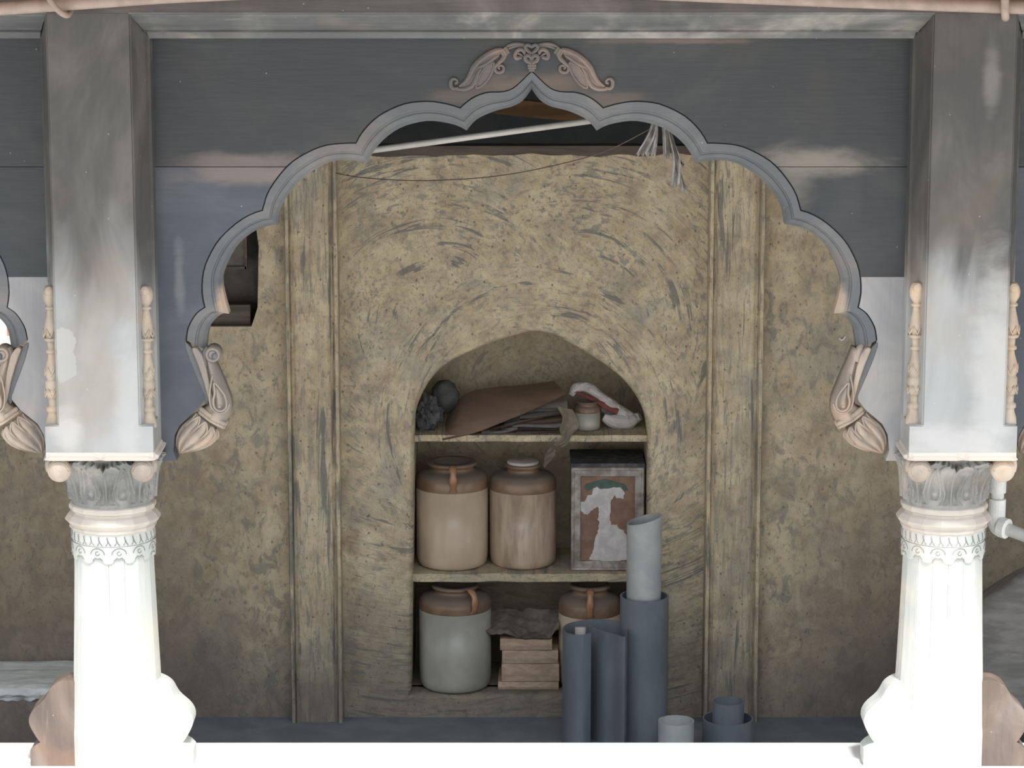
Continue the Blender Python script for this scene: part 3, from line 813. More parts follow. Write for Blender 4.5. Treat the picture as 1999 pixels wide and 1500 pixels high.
def arch_panel(name, cx, label, brokenR=False):
    R = empty(name, (cx, PY, zat(900, PY)), label, 'arch panel', 'cusped arch panels of the arcade')
    x0, x1 = -(SPAN / 2 - HW) - .001, (SPAN / 2 - HW) + .001
    # keep the panel between its pillars (bay centre may differ a little from the apex)
    bc = (BXL + BXR) / 2 - AX
    x0 += bc; x1 += bc
    zt = zat(66, PY); zbm = zat(900, PY)
    foot = [CORN(402, 778), CORN(385, 800), CORN(352, 828), CORN(341, 850), CORN(338, 880), CORN(345, 900)]
    fl = [(x, z) for x, z in foot]; fr = [(-x, z) for x, z in foot]
    opening = list(reversed(fl)) + co[:] + fr
    poly = [(x0, zt)] + [(x0, zbm)] + opening + [(x1, zbm), (x1, zt)]
    g = .0009
    up = clip(poly, lambda p: p[1] - SEAM - g)
    T = .07
    sh = lambda pl: [(x + cx, z) for x, z in pl]
    mk('upper_board', prism(sh(up), PY, PY + T), PANEL_W, R)
    hl = [p for p in poly if True]
    hl = clip(hl, lambda p: -p[0]); hl = clip(hl, lambda p: SEAM - g - p[1])
    mk('lower_board', prism(sh(hl), PY, PY + T), PANEL_L, R)
    hr = clip(poly, lambda p: p[0]); hr = clip(hr, lambda p: SEAM - g - p[1])
    hr1 = clip(hr, lambda p: p[1] - SEAM2 - .0006); hr2 = clip(hr, lambda p: SEAM2 - p[1])
    mk('lower_board', prism(sh(hr1), PY + .001, PY + T), PANEL_W, R)
    mk('lower_board', prism(sh(hr2), PY + .0, PY + T), PANEL_P, R)
    mk('backing', prism(sh([(x0, SEAM - .02), (-.62, SEAM - .02), (-.62, SEAM + .02), (x0, SEAM + .02)]), PY + .045, PY + T + .01), DARKW, R)
    # cusped moulding
    rows = []
    for t, dy in PROF:
        row = []
        for (ax_, az), (bx_, bz) in zip(co, ci):
            row.append((cx + ax_ + (bx_ - ax_) * t, PY + dy, az + (bz - az) * t))
        rows.append(row)
    rows.append([(cx + a[0], PY + .085, a[1]) for a in co])
    mk('cusped_moulding', loft(rows), MOULD_W, R)
    # groove shadow line is a real cut: a thin bead outside it
    bracket(R, 1, cx); bracket(R, -1, cx, brokenR)
    # carved crest over the apex
    def K(x, y): return (860 + x * .175, 70 + y * .175)
    def L3(pts, dy, f): return [(cx + tz(*K(x, y), PY, 1)[0] if f > 0 else cx - tz(*K(x, y), PY, 1)[0], PY - dy, tz(*K(x, y), PY, 1)[1]) for x, y in pts]
    def L2(pts, f): return [(cx + f * tz(*K(x, y), PY, 1)[0], tz(*K(x, y), PY, 1)[1]) for x, y in pts]
    cr = []
    parts = []
    for f in (1, -1):
        parts += [
            tube(L3([(690, 150), (620, 165), (530, 205), (440, 270), (372, 345), (335, 420), (285, 500), (205, 565)], .006, f), [.006, .009, .009, .009, .009, .008, .006, .003], 8, smoothn=5),
            tube(L3([(200, 575), (150, 585), (120, 560), (115, 510), (140, 478), (180, 490), (185, 520), (160, 525)], .005, f), [.004, .0055, .006, .006, .005, .004, .004, .005], 8, smoothn=5),
            tube(L3([(180, 592), (270, 592), (345, 560), (390, 490), (420, 410), (460, 350)], .005, f), [.004, .0065, .007, .007, .006, .003], 8, smoothn=5),
            tube(L3([(370, 345), (430, 345), (520, 300), (600, 240), (650, 215)], .004, f), [.003, .005, .006, .005, .003], 8, smoothn=4),
            tube(L3([(600, 290), (500, 350), (445, 430), (405, 520), (402, 580), (470, 550), (540, 470), (585, 380), (600, 290)], .004, f), .0038, 6, smoothn=4),
            tube(L3([(700, 160), (715, 210), (695, 255), (650, 300), (610, 345), (615, 390), (655, 408), (700, 385), (700, 340), (665, 328), (645, 355), (665, 372)], .005, f), [.007, .007, .007, .006, .005, .005, .005, .005, .004, .004, .0035, .003], 8, smoothn=5),
            tube(L3([(695, 140), (742, 215)], .008, f), .0055, 8), tube(L3([(668, 150), (712, 228)], .007, f), .005, 8), tube(L3([(718, 122), (764, 195)], .007, f), .005, 8),
            tube(L3([(735, 120), (800, 92), (880, 88), (950, 100)], .004, f), [.004, .0055, .0055, .004], 8, smoothn=4),
            tube(L3([(750, 148), (810, 118), (880, 112), (945, 122)], .004, f), [.003, .0045, .0045, .003], 8, smoothn=4),
            tube(L3([(905, 235), (850, 245), (832, 215), (850, 170), (890, 148), (925, 165), (940, 205)], .007, f), [.005, .007, .006, .006, .007, .006, .004], 8, smoothn=5),
            tube(L3([(860, 195), (890, 205), (925, 235)], .006, f), [.004, .004, .003], 6, smoothn=3)]
        parts.append(prism(L2([(690, 160), (530, 215), (390, 350), (300, 500), (210, 575), (330, 560), (400, 470), (440, 380), (560, 300), (640, 240)], f), PY - .006, PY + .001))
        parts.append(prism(L2([(600, 290), (500, 350), (445, 430), (405, 520), (402, 580), (470, 550), (540, 470), (585, 380)], f), PY - .004, PY + .001))
    parts += [
        tube(L3([(1015, 200), (960, 150), (945, 115), (975, 98), (1015, 115), (1055, 98), (1085, 115), (1070, 150), (1015, 200)], .007, 1), .006, 8, smoothn=4),
        tube(L3([(1015, 300), (960, 275), (945, 235), (975, 215), (1015, 235), (1055, 215), (1085, 235), (1070, 275), (1015, 300)], .010, 1), .0065, 8, smoothn=4),
        ball((cx + tz(*K(1015, 262))[0], PY - .008, tz(*K(1015, 262))[1]), .009, 8, (1, .6, 1)),
        tube(L3([(970, 325), (1068, 325)], .010, 1), .0048, 8), tube(L3([(975, 350), (1064, 350)], .009, 1), .0048, 8), tube(L3([(985, 308), (1055, 308)], .008, 1), .004, 8),
        prism(L2([(990, 300), (1045, 300), (1050, 400), (985, 400)], 1), PY - .004, PY + .001)]
    mk('crest_carving', join(*parts), CREST_W, R, smooth=False)
    return R
main = arch_panel('arch_panel', AX, 'large dark wooden panel cut as a cusped arch, between both carved pillars', True)
lp = arch_panel('arch_panel', AX - SPAN, 'part of a dark cusped arch panel at the left edge, before bright daylight')
rp_ = copy_tree(lp, None, Vector((2 * SPAN, 0, 0))); rp_['label'] = 'sliver of dark arch panel at the far right edge beside the right pillar'

# pillars' neighbours of the side bays stand outside the picture

# ================================================================== LINTEL
zl0 = zat(26, 0)
L = empty('lintel_beam', (AX, 0, zl0), 'long dark weathered wooden lintel above all the arch panels', 'beam', None, 'thing')
mk('beam_front', box(-4.2, 4.6, .000, BD - .03, zl0, 2.998), BEAM_W, L, bevel=.002)
bays = [(BXL + HW, BXR - HW), (BXL - SPAN + HW, BXL - HW), (BXR + HW, BXR + SPAN - HW)]
zl1 = zat(71, PY) - .001
for a, b in bays:
    k = .040
    pr = [(0, .000, zl0 + .003), (.02, .000, zl0 - .002), (.04, .010, zl0 - .005), (.10, .012, zl0 - .008), (.45, .045, zl0 - .030), (.75, .085, zl0 - .052), (.80, .082, zl0 - .056), (.9, .11, zl0 - .060), (1.0, .125, zl1), (1.0, PY + .002, zl1)]
    rows = []
    for u, y, z in pr:
        xa, xb = a - k + k * u, b + k - k * u
        rows.append([(xa, y - .001, z), (xb, y - .001, z)])
    rows.append([(a, PY, zl0 + .02), (b, PY, zl0 + .02)])
    mk('moulding', loft(rows), BEAM_M, L)

# ================================================================== PIPES outside
ctr = [(-260, 34), (0, 17), (180, 4), (360, -8), (700, -22), (1000, -26), (1300, -12), (1620, 1), (1999, 15), (2260, 26)]
pp = catmull([P(x, y, -.10) for x, y in ctr], 8)
T = empty('conduit_pipe', pp[0], 'pinkish round pipe running along the top of the lintel', 'pipe')
mk('pipe', tube(pp, 13.2 * mpp(10, -.1), 18), PEACH, T, smooth=True)
a = [P(92, -40, -.06), P(93, -12, -.135), P(103, 8, -.15), P(118, 24, -.14), P(131, 30, -.11), P(137, 22, -.07), P(136, 10, -.0)]
mk('hook', tube(a, .0085, 10, smoothn=5), PEACH, T, smooth=True)
a = [P(1962, -30, -.135), P(1962, 0, -.14), P(1962, 24, -.13), P(1963, 34, -.10), P(1963, 30, -.0)]
mk('hook', tube(a, .0115, 10, smoothn=5), PEACH, T, smooth=True)
# white pvc elbow beside the right pillar
YQ = .50
q = mpp(1000, YQ)
T = empty('elbow_pipe', P(1945, 1030, YQ), 'white plastic water pipe with an elbow, right of the right pillar', 'pipe')
v = lambda px, py, Y=YQ: P(px, py, Y)
mk('riser', tube([v(1958, 700), v(1946, 1012)], 12.5 * q, 18), PVCW, T, smooth=True)
mk('socket', join(tube([v(1948.6, 930), v(1947.5, 962)], 16.5 * q, 20), tube([v(1947.5, 974), v(1946, 1010)], 16.5 * q, 20)), PVCW, T, bevel=.002)
mk('elbow', join(tube([v(1946, 1005), v(1945, 1020), v(1950, 1030, YQ - .01), v(1962, 1033, YQ - .03)], [16 * q, 17 * q, 17 * q, 17 * q], 18, smoothn=4), tube([v(1953, 1029, YQ - .02), v(1966, 1033, YQ - .035)], 20 * q, 20)), PVCW, T, smooth=False)
mk('branch', tube([v(1956, 1030, YQ - .02), v(2500, 1232, YQ - .42)], 12.5 * q, 18), PVCW, T, smooth=True)

# film strips tied behind the arch
def strip(pts, w, seed, crink=.35):
    pts = catmull(pts, 5); rows = []; n = len(pts)
    for i, p in enumerate(pts):
        t = i / (n - 1); ww = w[0] * (1 - t) + w[1] * t
        row = []
        for k in range(9):
            u = k / 8 - .5
            row.append(p + Vector((u * ww, .012 * sin(u * 9 + seed + t * 3) * (.5 + t) + .004 * noise.noise(Vector((u * 6, t * 8, seed))), .010 * t * sin(k * 2.3 + seed) if i == n - 1 else 0)))
        rows.append(row)
    a = loft(rows); off = [(x, y + .0015, z) for x, y, z in a[0]]
    m_ = len(a[0]); return a[0] + [Vector(q_) for q_ in off], a[1] + [tuple(i + m_ for i in reversed(f)) for f in a[1]]
FS = [([(1278, 232), (1272, 262), (1252, 303)], (.010, .038)), ([(1280, 232), (1279, 262), (1272, 304)], (.012, .026)), ([(1296, 236), (1299, 270), (1302, 308)], (.014, .020)),
      ([(1302, 240), (1312, 280), (1320, 312), (1318, 362)], (.010, .030)), ([(1306, 242), (1318, 290), (1334, 325)], (.004, .006)), ([(1316, 300), (1324, 330), (1334, 372)], (.008, .018))]
T = empty('film_strips', P(1290, 238, .33), 'torn milky plastic strips hanging behind the upper right of the arch', 'plastic film')
for i, (pts, w) in enumerate(FS):
    mk('strip', strip([P(x, y, .33 + .004 * i) for x, y in pts], w, i * 1.7), POLY, T, smooth=True)

# ================================================================== NICHE SHELVES
sx0, sx1 = niche[0][0] + .004, niche[-1][0] - .004
def shelf(pyt, pyb, label):
    zt_, zb_ = zat(pyt, WY + .03), zat(pyb, WY + .03)
    rows = []
    for i in range(41):
        x = sx0 + (sx1 - sx0) * i / 40; j = .003 * noise.noise(Vector((x * 9, pyt, 0)))
        rows.append([(x, WY + .03 + j, zt_ + j), (x, WY + .03 + j * .5, zb_ + j), (x, WY + ND - .005, zb_), (x, WY + ND - .005, zt_)])
    a = loft(rows, closed_u=True); a = (a[0], a[1] + [(0, 1, 2, 3), (160, 161, 162, 163)])
    tag(mk('niche_shelf', a, PLASTER, bevel=.003, origin=(0, WY, zt_)), label, 'shelf', 'shelves in the wall niche')
    return zt_
ZS1 = shelf(850, 863, 'upper shelf of the wall niche, under the brown cardboard sheet')
ZS2 = shelf(1121, 1137, 'lower shelf of the wall niche, under two stoneware jars and the tin')

def on(px, py, z):                                   # point on a level surface seen at that pixel
    return PZ(px, py, z)
# ------------------------------------------------------------------ stoneware jars
def jar(c, H, r, matb, label, handle=None, lid=False, group=None, brown=.24, mouth=.56):
    k = H
    R_ = empty('stoneware_jar', c, label, 'jar', group or 'stoneware jars in the wall niche')
    zs = 1 - brown
    lower = [(r * .80, 0), (r * .90, .012 * k), (r * .965, .04 * k), (r * .99, .09 * k), (r, .16 * k), (r, zs * k)]
    mk('body', lathe(lower, c, 48), matb, R_, smooth=True)
    Z_ = lambda f: (zs + brown * f) * k
    up = [(r * 1.0, zs * k - .001), (r * 1.004, zs * k + .002), (r * 1.0, Z_(.22)), (r * .985, Z_(.36)), (r * .94, Z_(.49)), (r * .85, Z_(.585)), (r * .74, Z_(.635)), (r * mouth * 1.08, Z_(.67)), (r * mouth, Z_(.73)),
          (r * mouth, Z_(.84)), (r * mouth * 1.15, Z_(.87)), (r * mouth * 1.18, Z_(.95)), (r * mouth * 1.1, k), (r * mouth * .8, k), (r * mouth * .78, Z_(.8)), (r * mouth * .4, Z_(.7))]
    mk('shoulder', lathe(up, c, 48), BROWNG, R_, smooth=True)
    if handle is not None:
        a = handle; d = Vector((sin(a), -cos(a), 0))
        pts = [Vector(c) + d * q_ + Vector((0, 0, z)) for q_, z in ((r * mouth * 1.1, Z_(.90)), (r * .80, Z_(1.02)), (r * 1.03, Z_(.86)), (r * 1.10, Z_(.45)), (r * 1.0, Z_(.04)))]
        s_ = Vector((cos(a), sin(a), 0))
        pc = catmull(pts, 5)
        rows = []
        for i, p in enumerate(pc):
            w = .013 + .002 * sin(i)
            nrm = d if i > 8 else Vector((0, 0, 1))
            rows.append([p - s_ * w, p - s_ * w * .5 + d * .005 + Vector((0, 0, .004)), p + s_ * w * .5 + d * .005 + Vector((0, 0, .004)), p + s_ * w, p + s_ * w * .8 - d * .006 - Vector((0, 0, .003)), p - s_ * w * .8 - d * .006 - Vector((0, 0, .003))])
        mk('handle', loft(rows, closed_u=True), STRAP, R_, smooth=True)
    if lid:
        mk('lid', lathe([(r * mouth * 1.0, k), (r * mouth * 1.02, k + .002), (r * mouth * 1.02, k + .009), (r * mouth * .95, k + .011), (r * mouth * .2, k + .011)], c, 32), PAPER, R_, smooth=True)
    return R_
def jarat(cxp, pyb, z, wpx, pyt, *a, **k_):
    """front of the foot at pyb on surface z"""
    c = on(cxp, pyb, z); s = mpp(pyb, c.y); r = wpx / 2 * s
    c = Vector((xat(cxp, pyb, c.y), c.y + r * .85, z))
    # height from the rim's front edge
    zt_ = P(cxp, pyt, c.y - r * .5).z
    return jar(tuple(c), zt_ - z, r, *a, **k_)
jarat(882, 1116, ZS2, 141, 908, CREAM, 'cream stoneware jar, left of the two on the middle shelf, strap handle facing front', 0.05, mouth=.60)
jarat(1021, 1114, ZS2, 131, 912, CREAM2, 'brown-stained stoneware jar with a pale lid, beside the peeling tin', None, lid=True, brown=.24, mouth=.46)
jarat(888, 1356, ZN, 141, 1150, GREYJ, 'greyish stoneware jar in the bottom of the niche, left of the paper packets', .55, brown=.22)
jarat(1152, 1352, ZN, 122, 1148, CREAM, 'stoneware jar with amber handle, mostly hidden behind the blue-grey pipes', -.02, brown=.27)
jarat(1147, 842, ZS1, 50, 786, GREYJ, 'small stoneware pot on the top shelf beside the white and red cloth', None, brown=.36, mouth=.72)
# ------------------------------------------------------------------ peeling tin
zt0 = ZS2
tA, tB = on(1113, 1119, zt0 + .0), on(1257, 1119, zt0)
ty = WY + .075
x0, x1 = xat(1114, 1110, ty), xat(1257, 1110, ty)
zh = zat(912, ty)
T = empty('square_tin', ((x0 + x1) / 2, ty, zt0), 'tall square tin with peeling white paint on the middle shelf', 'tin')
mk('body', box(x0 + .002, x1 - .002, ty + .004, ty + .23, zt0, zh), RUST, T, bevel=.004)
def fr(x0, x1, z0, z1, w, y0, y1):
    return prism([(x0, z0), (x1, z0), (x1, z1), (x0, z1)], y0, y1, [[(x0 + w, z0 + w), (x1 - w, z0 + w), (x1 - w, z1 - w), (x0 + w, z1 - w)]])
mk('frame', join(fr(x0, x1, zt0 + .001, zh, .035, ty - .004, ty + .006), fr(x0 + .002, x1 - .002, zt0 + .003, zh - .002, .010, ty - .009, ty + .004)), TINM, T, bevel=.003)
mk('lid', box(x0 - .001, x1 + .001, ty - .006, ty + .235, zh - .001, zh + .014), CLOTHD, T, bevel=.003)
def TC(x, y): v_ = P(790 + x * .2651, 860 + y * .2651, ty); return (v_.x, v_.z)
peel = [(1290, 460), (1335, 440), (1345, 410), (1385, 395), (1390, 355), (1415, 340), (1440, 360), (1500, 355), (1590, 345), (1620, 390), (1612, 430), (1560, 425), (1540, 405), (1520, 440), (1515, 470), (1512, 560),
        (1520, 625), (1565, 620), (1575, 650), (1615, 665), (1620, 690), (1636, 700), (1640, 880), (1600, 885), (1530, 890), (1400, 885), (1360, 880), (1375, 835), (1392, 800), (1400, 740), (1420, 680), (1435, 600), (1420, 580),
        (1430, 540), (1425, 480), (1400, 500), (1370, 525), (1345, 545), (1320, 545), (1300, 520), (1285, 490)]
_pl = resample([Vector((*p, 0)) for p in peel + peel[:1]], 150)[:-1]
_pl = [(p.x + 9 * noise.noise(Vector((p.x * .05, p.y * .05, 1))) + 5 * noise.noise(Vector((p.x * .15, p.y * .15, 4))), p.y + 9 * noise.noise(Vector((p.x * .05, p.y * .05, 7)))) for p in _pl]
mk('peeling_paint', prism([TC(*p) for p in _pl], ty + .0005, ty + .006), PEEL, T)
mk('badge', prism([TC(*p) for p in [(1325, 350), (1335, 325), (1400, 305), (1475, 285), (1560, 310), (1620, 325), (1645, 370), (1620, 375), (1590, 345), (1500, 355), (1440, 358), (1415, 338), (1390, 352), (1345, 375)]], ty + .001, ty + .006), TEAL, T)
# ------------------------------------------------------------------ paper packets under a crumpled wrapper
by = WY + .06
zlv = ZN
rows_px = [(972, 1091, 1331, 1351), (979, 1092, 1296, 1329), (980, 1090, 1270, 1295), (976, 1078, 1247, 1268)]
lab = ['tan paper packet at the bottom of the pile in the niche', 'tan paper packet second from the bottom of the pile', 'tan paper packet third from the bottom of the pile', 'tan paper packet topmost in the pile, under the crumpled wrapper']
for i, (a, b, t_, d_) in enumerate(rows_px):
    xa, xb = xat(a, d_, by), xat(b, d_, by)
    zt_ = zat(t_ + 0, by); H = max(.03, zt_ - zlv - .001)
    nx = 14; rowsb = []
    for k in range(nx + 1):
        u = k / nx; x = xa + (xb - xa) * u
        j = .003 * noise.noise(Vector((x * 30, i * 5, 1))); sag = -.004 * sin(PI * u) * (i > 0)
        rowsb.append([(x, by + j, zlv), (x, by - .004 + j, zlv + H * .4), (x, by + j, zlv + H + j - .001), (x + .003, by + .19, zlv + H - .001), (x, by + .19, zlv)])
    a_ = loft(rowsb, closed_u=True); a_ = (a_[0], a_[1] + [(0, 1, 2, 3, 4), tuple(range(nx * 5, nx * 5 + 5))])
    tag(mk('paper_packet', a_, BRICK, origin=((xa + xb) / 2, by, zlv), bevel=.003), lab[i], 'packet', 'paper packets piled in the niche')
    zlv += H
def sheet(fn, nu, nv, th=.002):
    rows = [[Vector(fn(i / nu, j / nv)) for i in range(nu + 1)] for j in range(nv + 1)]
    a = loft(rows); b = [(v_[0], v_[1] + th, v_[2] - th) for v_ in a[0]]; n = len(a[0])
    return a[0] + [Vector(q_) for q_ in b], a[1] + [tuple(q_ + n for q_ in reversed(f)) for f in a[1]]
def crump(u, v):
    # front fringe to back, drooping over the pile
    px = 932 + 160 * u; 
    pyf = 1214 + 48 * min(1, u * 1.8) + 10 * sin(u * 11)
    if u > .75: pyf -= (u - .75) * 90
    py = pyf + (1190 - pyf) * v
    Y = by - .012 + .18 * v
    p = P(px, py + (0 if v < .01 else 0), Y)
    n_ = noise.fractal(Vector((px * .04, v * 4, 2)), 1, 2, 3)
    z = max(p.z + .012 * n_, zlv + .004 + .004 * abs(n_)) if u > .27 else p.z + .012 * n_
    return (p.x, p.y + .008 * n_, z)
tag(mk('crumpled_wrapper', sheet(crump, 40, 16), CLOTHG, origin=P(1010, 1240, by), smooth=False), 'crumpled dusty wrapper draped over the paper packets', 'wrapper')

# ------------------------------------------------------------------ top shelf things
def card(u, v):
    lo = [(863, 859), (925, 845), (985, 822), (1040, 800), (1105, 770)]
    hi_ = [(866, 828), (905, 772), (960, 757), (1020, 752), (1082, 744)]
    a = catmull([(x, y, 0) for x, y in lo], 8); b = catmull([(x, y, 0) for x, y in hi_], 8)
    k = min(len(a) - 1, int(u * (len(a) - 1) + .5))
    pa, pb = resample(a, 41)[int(u * 40 + .5)], resample(b, 41)[int(u * 40 + .5)]
    p = pa.lerp(pb, v)
    Y = WY + .015 + .26 * v + .03 * sin(v * PI) * -1 + .05 * u
    return P(p.x, p.y, Y)
tag(mk('cardboard_sheet', sheet(card, 40, 14, .003), PAPERB, origin=P(960, 850, WY + .03), smooth=True), 'curved brown cardboard sheet lying on the top shelf', 'cardboard')
tag(mk('clay_lump', ball(P(868, 775, WY + .28), .052, 12, (1, .9, 1.15), .18, 3), STONE, origin=P(868, 775, WY + .28), smooth=True), 'dark grey rounded lump behind the cardboard on the top shelf', 'clay lump')
bb = []
tag(mk('crumpled_bag', ball(P(836, 808, WY + .13), .045, 22, (1.0, 1.0, 1.28), .55, 9), CLOTHD, origin=P(836, 830, WY + .13)), 'dark crumpled bag in the left corner of the top shelf', 'bag')
# loose papers (fan of leaflets)
r2 = random.Random(5)
pl = [(940, 1010, 846, 838), (955, 1060, 838, 818), (985, 1095, 830, 812), (990, 1100, 822, 806), (1000, 1098, 842, 838), (1000, 1095, 834, 829), (1010, 1100, 826, 820), (1015, 1095, 815, 808), (1008, 1092, 846, 847), (930, 1000, 849, 842), (1020, 1102, 806, 800), (1030, 1108, 799, 792)]
cols = [PAPER, PAPERB, CLOTHW, PAPER, CLOTHG, CLOTHW, PAPERB, PAPER]
names_ = ['at the very front edge, rising right', 'slanting up from the left', 'with a pinkish cover near the middle', 'just above the slanting one', 'low in the flat part', 'second from the bottom of the flat part', 'in the middle of the flat part', 'near the top of the flat part', 'with a cream edge, lowest of all', 'furthest left, thin and curled', 'under the torn sheet', 'topmost, next to the cardboard']
for i, (xa_, xb_, ya_, yb_) in enumerate(pl):
    Yf = WY + .05 + .006 * (i % 4)
    def lf(u, v, xa_=xa_, xb_=xb_, ya_=ya_, yb_=yb_, Yf=Yf, i=i):
        px = xa_ + (xb_ - xa_) * u; py = ya_ + (yb_ - ya_) * u + 3 * sin(u * 3 + i)
        p = P(px, py, Yf); p.y += .13 * v; p.z += .008 * v + .003 * sin(v * 6 + i); p.z = max(p.z, ZS1 + .004); return p
    tag(mk('leaflet', sheet(lf, 12, 5, .0035), cols[i % len(cols)], origin=P(xa_, ya_, Yf)), 'leaflet in the top shelf pile, ' + names_[i], 'paper', 'loose leaflets on the top shelf')
# torn hanging sheet in front of the shelf
def torn(u, v):
    lft = [(1085, 792), (1098, 815), (1092, 840), (1098, 856), (1080, 868), (1082, 872)]
    rgt = [(1118, 800), (1128, 822), (1128, 836), (1116, 850), (1108, 866), (1090, 876)]
    a = resample(catmull([(x, y, 0) for x, y in lft], 6), 31)[int(v * 30 + .5)]; b = resample(catmull([(x, y, 0) for x, y in rgt], 6), 31)[int(v * 30 + .5)]
    p = a.lerp(b, u); return P(p.x, p.y, WY + .005 + .02 * (1 - v) + .006 * sin(u * 7 + v * 5))
tag(mk('torn_paper', sheet(torn, 8, 30, .0015), CLOTHG, origin=P(1100, 850, WY)), 'torn brown paper hanging over the front of the upper shelf', 'paper')
def torn2(u, v):
    a = Vector((1080, 875, 0)).lerp(Vector((1062, 912, 0)), v); w = 9 * (1 - abs(v - .35) * 1.3)
    return P(a.x + (u - .5) * w * 2, a.y + (u - .5) * 4, WY + .01 + .008 * sin(v * 7 + u * 4))
tag(mk('paper_strip', sheet(torn2, 5, 14, .0012), CLOTHG, origin=P(1075, 890, WY)), 'dangling strip of torn paper above the lidded jar', 'paper')
# white and red cloth bundle
cl = empty('cloth_bundle', P(1180, 830, WY + .2), 'off-white and red cloth bundle slung behind the small pot', 'cloth')
def tc_(x, y, Y): return P(990 + x * .14507, 720 + y * .14507, Y)
YW = WY + .17
body = [(860, 370), (905, 285), (1000, 245), (1100, 262), (1210, 330), (1330, 420), (1450, 520), (1570, 620), (1690, 680), (1790, 640)]
vb = tube([tc_(x, y, YW + .01 * sin(i)) for i, (x, y) in enumerate(body)], [.008, .016, .018, .018, .016, .016, .020, .026, .025, .014], 14, 1.2, smoothn=6)
vb = ([Vector(p) + Vector((0, .008 * noise.fractal(Vector(p) * 40, 1, 2, 3), .006 * noise.noise(Vector(p) * 30))) for p in vb[0]], vb[1])
mk('white_cloth', join(vb, tube([tc_(x, y, YW - .01) for x, y in [(1300, 640), (1400, 690), (1520, 720), (1640, 715), (1740, 670)]], [.016, .026, .031, .028, .014], 12, 1, smoothn=5)), CLOTHW, cl, smooth=False)
mk('red_cloth', tube([tc_(x, y, YW - .018) for x, y in [(930, 320), (1050, 370), (1180, 430), (1300, 490), (1400, 540), (1490, 580)]], [.004, .007, .009, .012, .015, .012], 12, .9, smoothn=5), CLOTHR, cl, smooth=True)
mk('dark_band', tube([tc_(x, y, YW - .016) for x, y in [(1260, 540), (1350, 590), (1440, 640)]], [.008, .010, .009], 10, .9, smoothn=4), CLOTHD, cl, smooth=True)

# ================================================================== PIPES ON THE FLOOR
def opentube(c, r, z0, z1, mat, name, label, cat='pipe', group=None, wall=.005, cut=None, n=48, parent=None, outline=None, lean=(0, 0)):
    """hollow pipe; cut(a) gives extra height of the rim"""
    ri = []
    for rr, z, top in ((r, z0, 0), (r, z1, 1), (r - wall, z1, 1), (r - wall, z0 + .004, 0)):
        row = []
        for k in range(n):
            a = 2 * PI * k / n
            q_ = 1 if outline is None else outline(a)
            h = cut(a) if (cut and top) else 0
            zz_ = z + h
            row.append((c[0] + (rr if outline is None else r * q_ - (r - rr)) * cos(a) + lean[0] * (zz_ - z0), c[1] + (rr if outline is None else r * q_ - (r - rr)) * sin(a) + lean[1] * (zz_ - z0), zz_))
        ri.append(row)
    a_ = loft(ri, closed_u=True); a_ = (a_[0], a_[1] + [tuple(range(n)), tuple(range(3 * n, 4 * n))])
    o = mk(name, a_, mat, origin=(c[0], c[1], z0), smooth=True)
    for p in o.data.polygons:
        if len(p.vertices) > 4: p.use_smooth = False
    m_ = o.modifiers.new('edge', 'EDGE_SPLIT'); m_.split_angle = math.radians(40)
    return tag(o, label, cat, group)
G = 'cut pipes standing on the gallery floor'
def pipe_at(cxp, pytop, wpx, Yc, z0, *a, **k_):
    r = wpx / 2 * mpp(pytop, Yc); c = (xat(cxp, pytop, Yc), Yc)
    z1 = zat(pytop, Yc)
    return opentube(c, r, z0, z1, *a, **k_), c, r, z1
pipe_at(1258, 1163, 95, 1.78, 0, PVCG, 'big_pipe', 'tallest blue-grey pipe standing on the floor against the niche', group=G, wall=.006)
_, c, r, z1 = pipe_at(1258, 1014, 68, 1.79, .004, PVCL, 'pale_pipe', 'pale grey slant-cut pipe standing inside the tallest blue-grey pipe', group=G, cut=lambda a: .016 * cos(a))
zs_ = zat(1228, 1.72)
plan = [(1154, 1236), (1140, 1240), (1124, 1240), (1106, 1236), (1098, 1228), (1106, 1219), (1127, 1213), (1156, 1209), (1188, 1210), (1212, 1214), (1223, 1222), (1225, 1232), (1222, 1243), (1214, 1243), (1198, 1238), (1177, 1233), (1160, 1226), (1148, 1221)]
plan = [PZ(x, y, zs_) for x, y in plan]; plan = catmull(plan, 5)
inn = []
for i, p in enumerate(plan):
    t_ = (plan[min(i + 1, len(plan) - 1)] - plan[max(i - 1, 0)]); t_.z = 0; t_.normalize(); inn.append(p + Vector((t_.y, -t_.x, 0)) * .0045)
lowr = lambda L: [Vector((p.x, p.y + .004, .001)) for p in L]
rws = [lowr(plan), plan, inn, lowr(inn)]
a_ = loft(rws, closed_v=True); n_ = len(plan); a_ = (a_[0], a_[1] + [(0, n_, 2 * n_, 3 * n_), (n_ - 1, 2 * n_ - 1, 3 * n_ - 1, 4 * n_ - 1)])
o = mk('curled_sheet', a_, PVCG, origin=(plan[0].x, plan[0].y, 0), smooth=True)
m_ = o.modifiers.new('edge', 'EDGE_SPLIT'); m_.split_angle = math.radians(50)
tag(o, 'blue-grey plastic sheet curled into an open roll, holding a white paper roll', 'plastic sheet')
c = (xat(1131, 1228, 1.73), 1.735)
tag(mk('paper_roll', tube([(c[0] - .005, c[1], .004), (c[0] + .004, c[1] + .01, zat(1226, 1.73) - .002)], .019, 14), CLOTHW, origin=(c[0], c[1], 0), smooth=True), 'white paper roll standing inside the open blue-grey curled sheet', 'paper')
pipe_at(1320, 1407, 70, 1.45, 0, PVCL, 'short_pipe', 'short pale pipe piece on the floor, right of the tallest pipe', group=G)
pipe_at(1421, 1402, 99, 1.60, 0, PVCG, 'wide_pipe', 'wide low blue-grey pipe piece below the right pilaster', group=G)
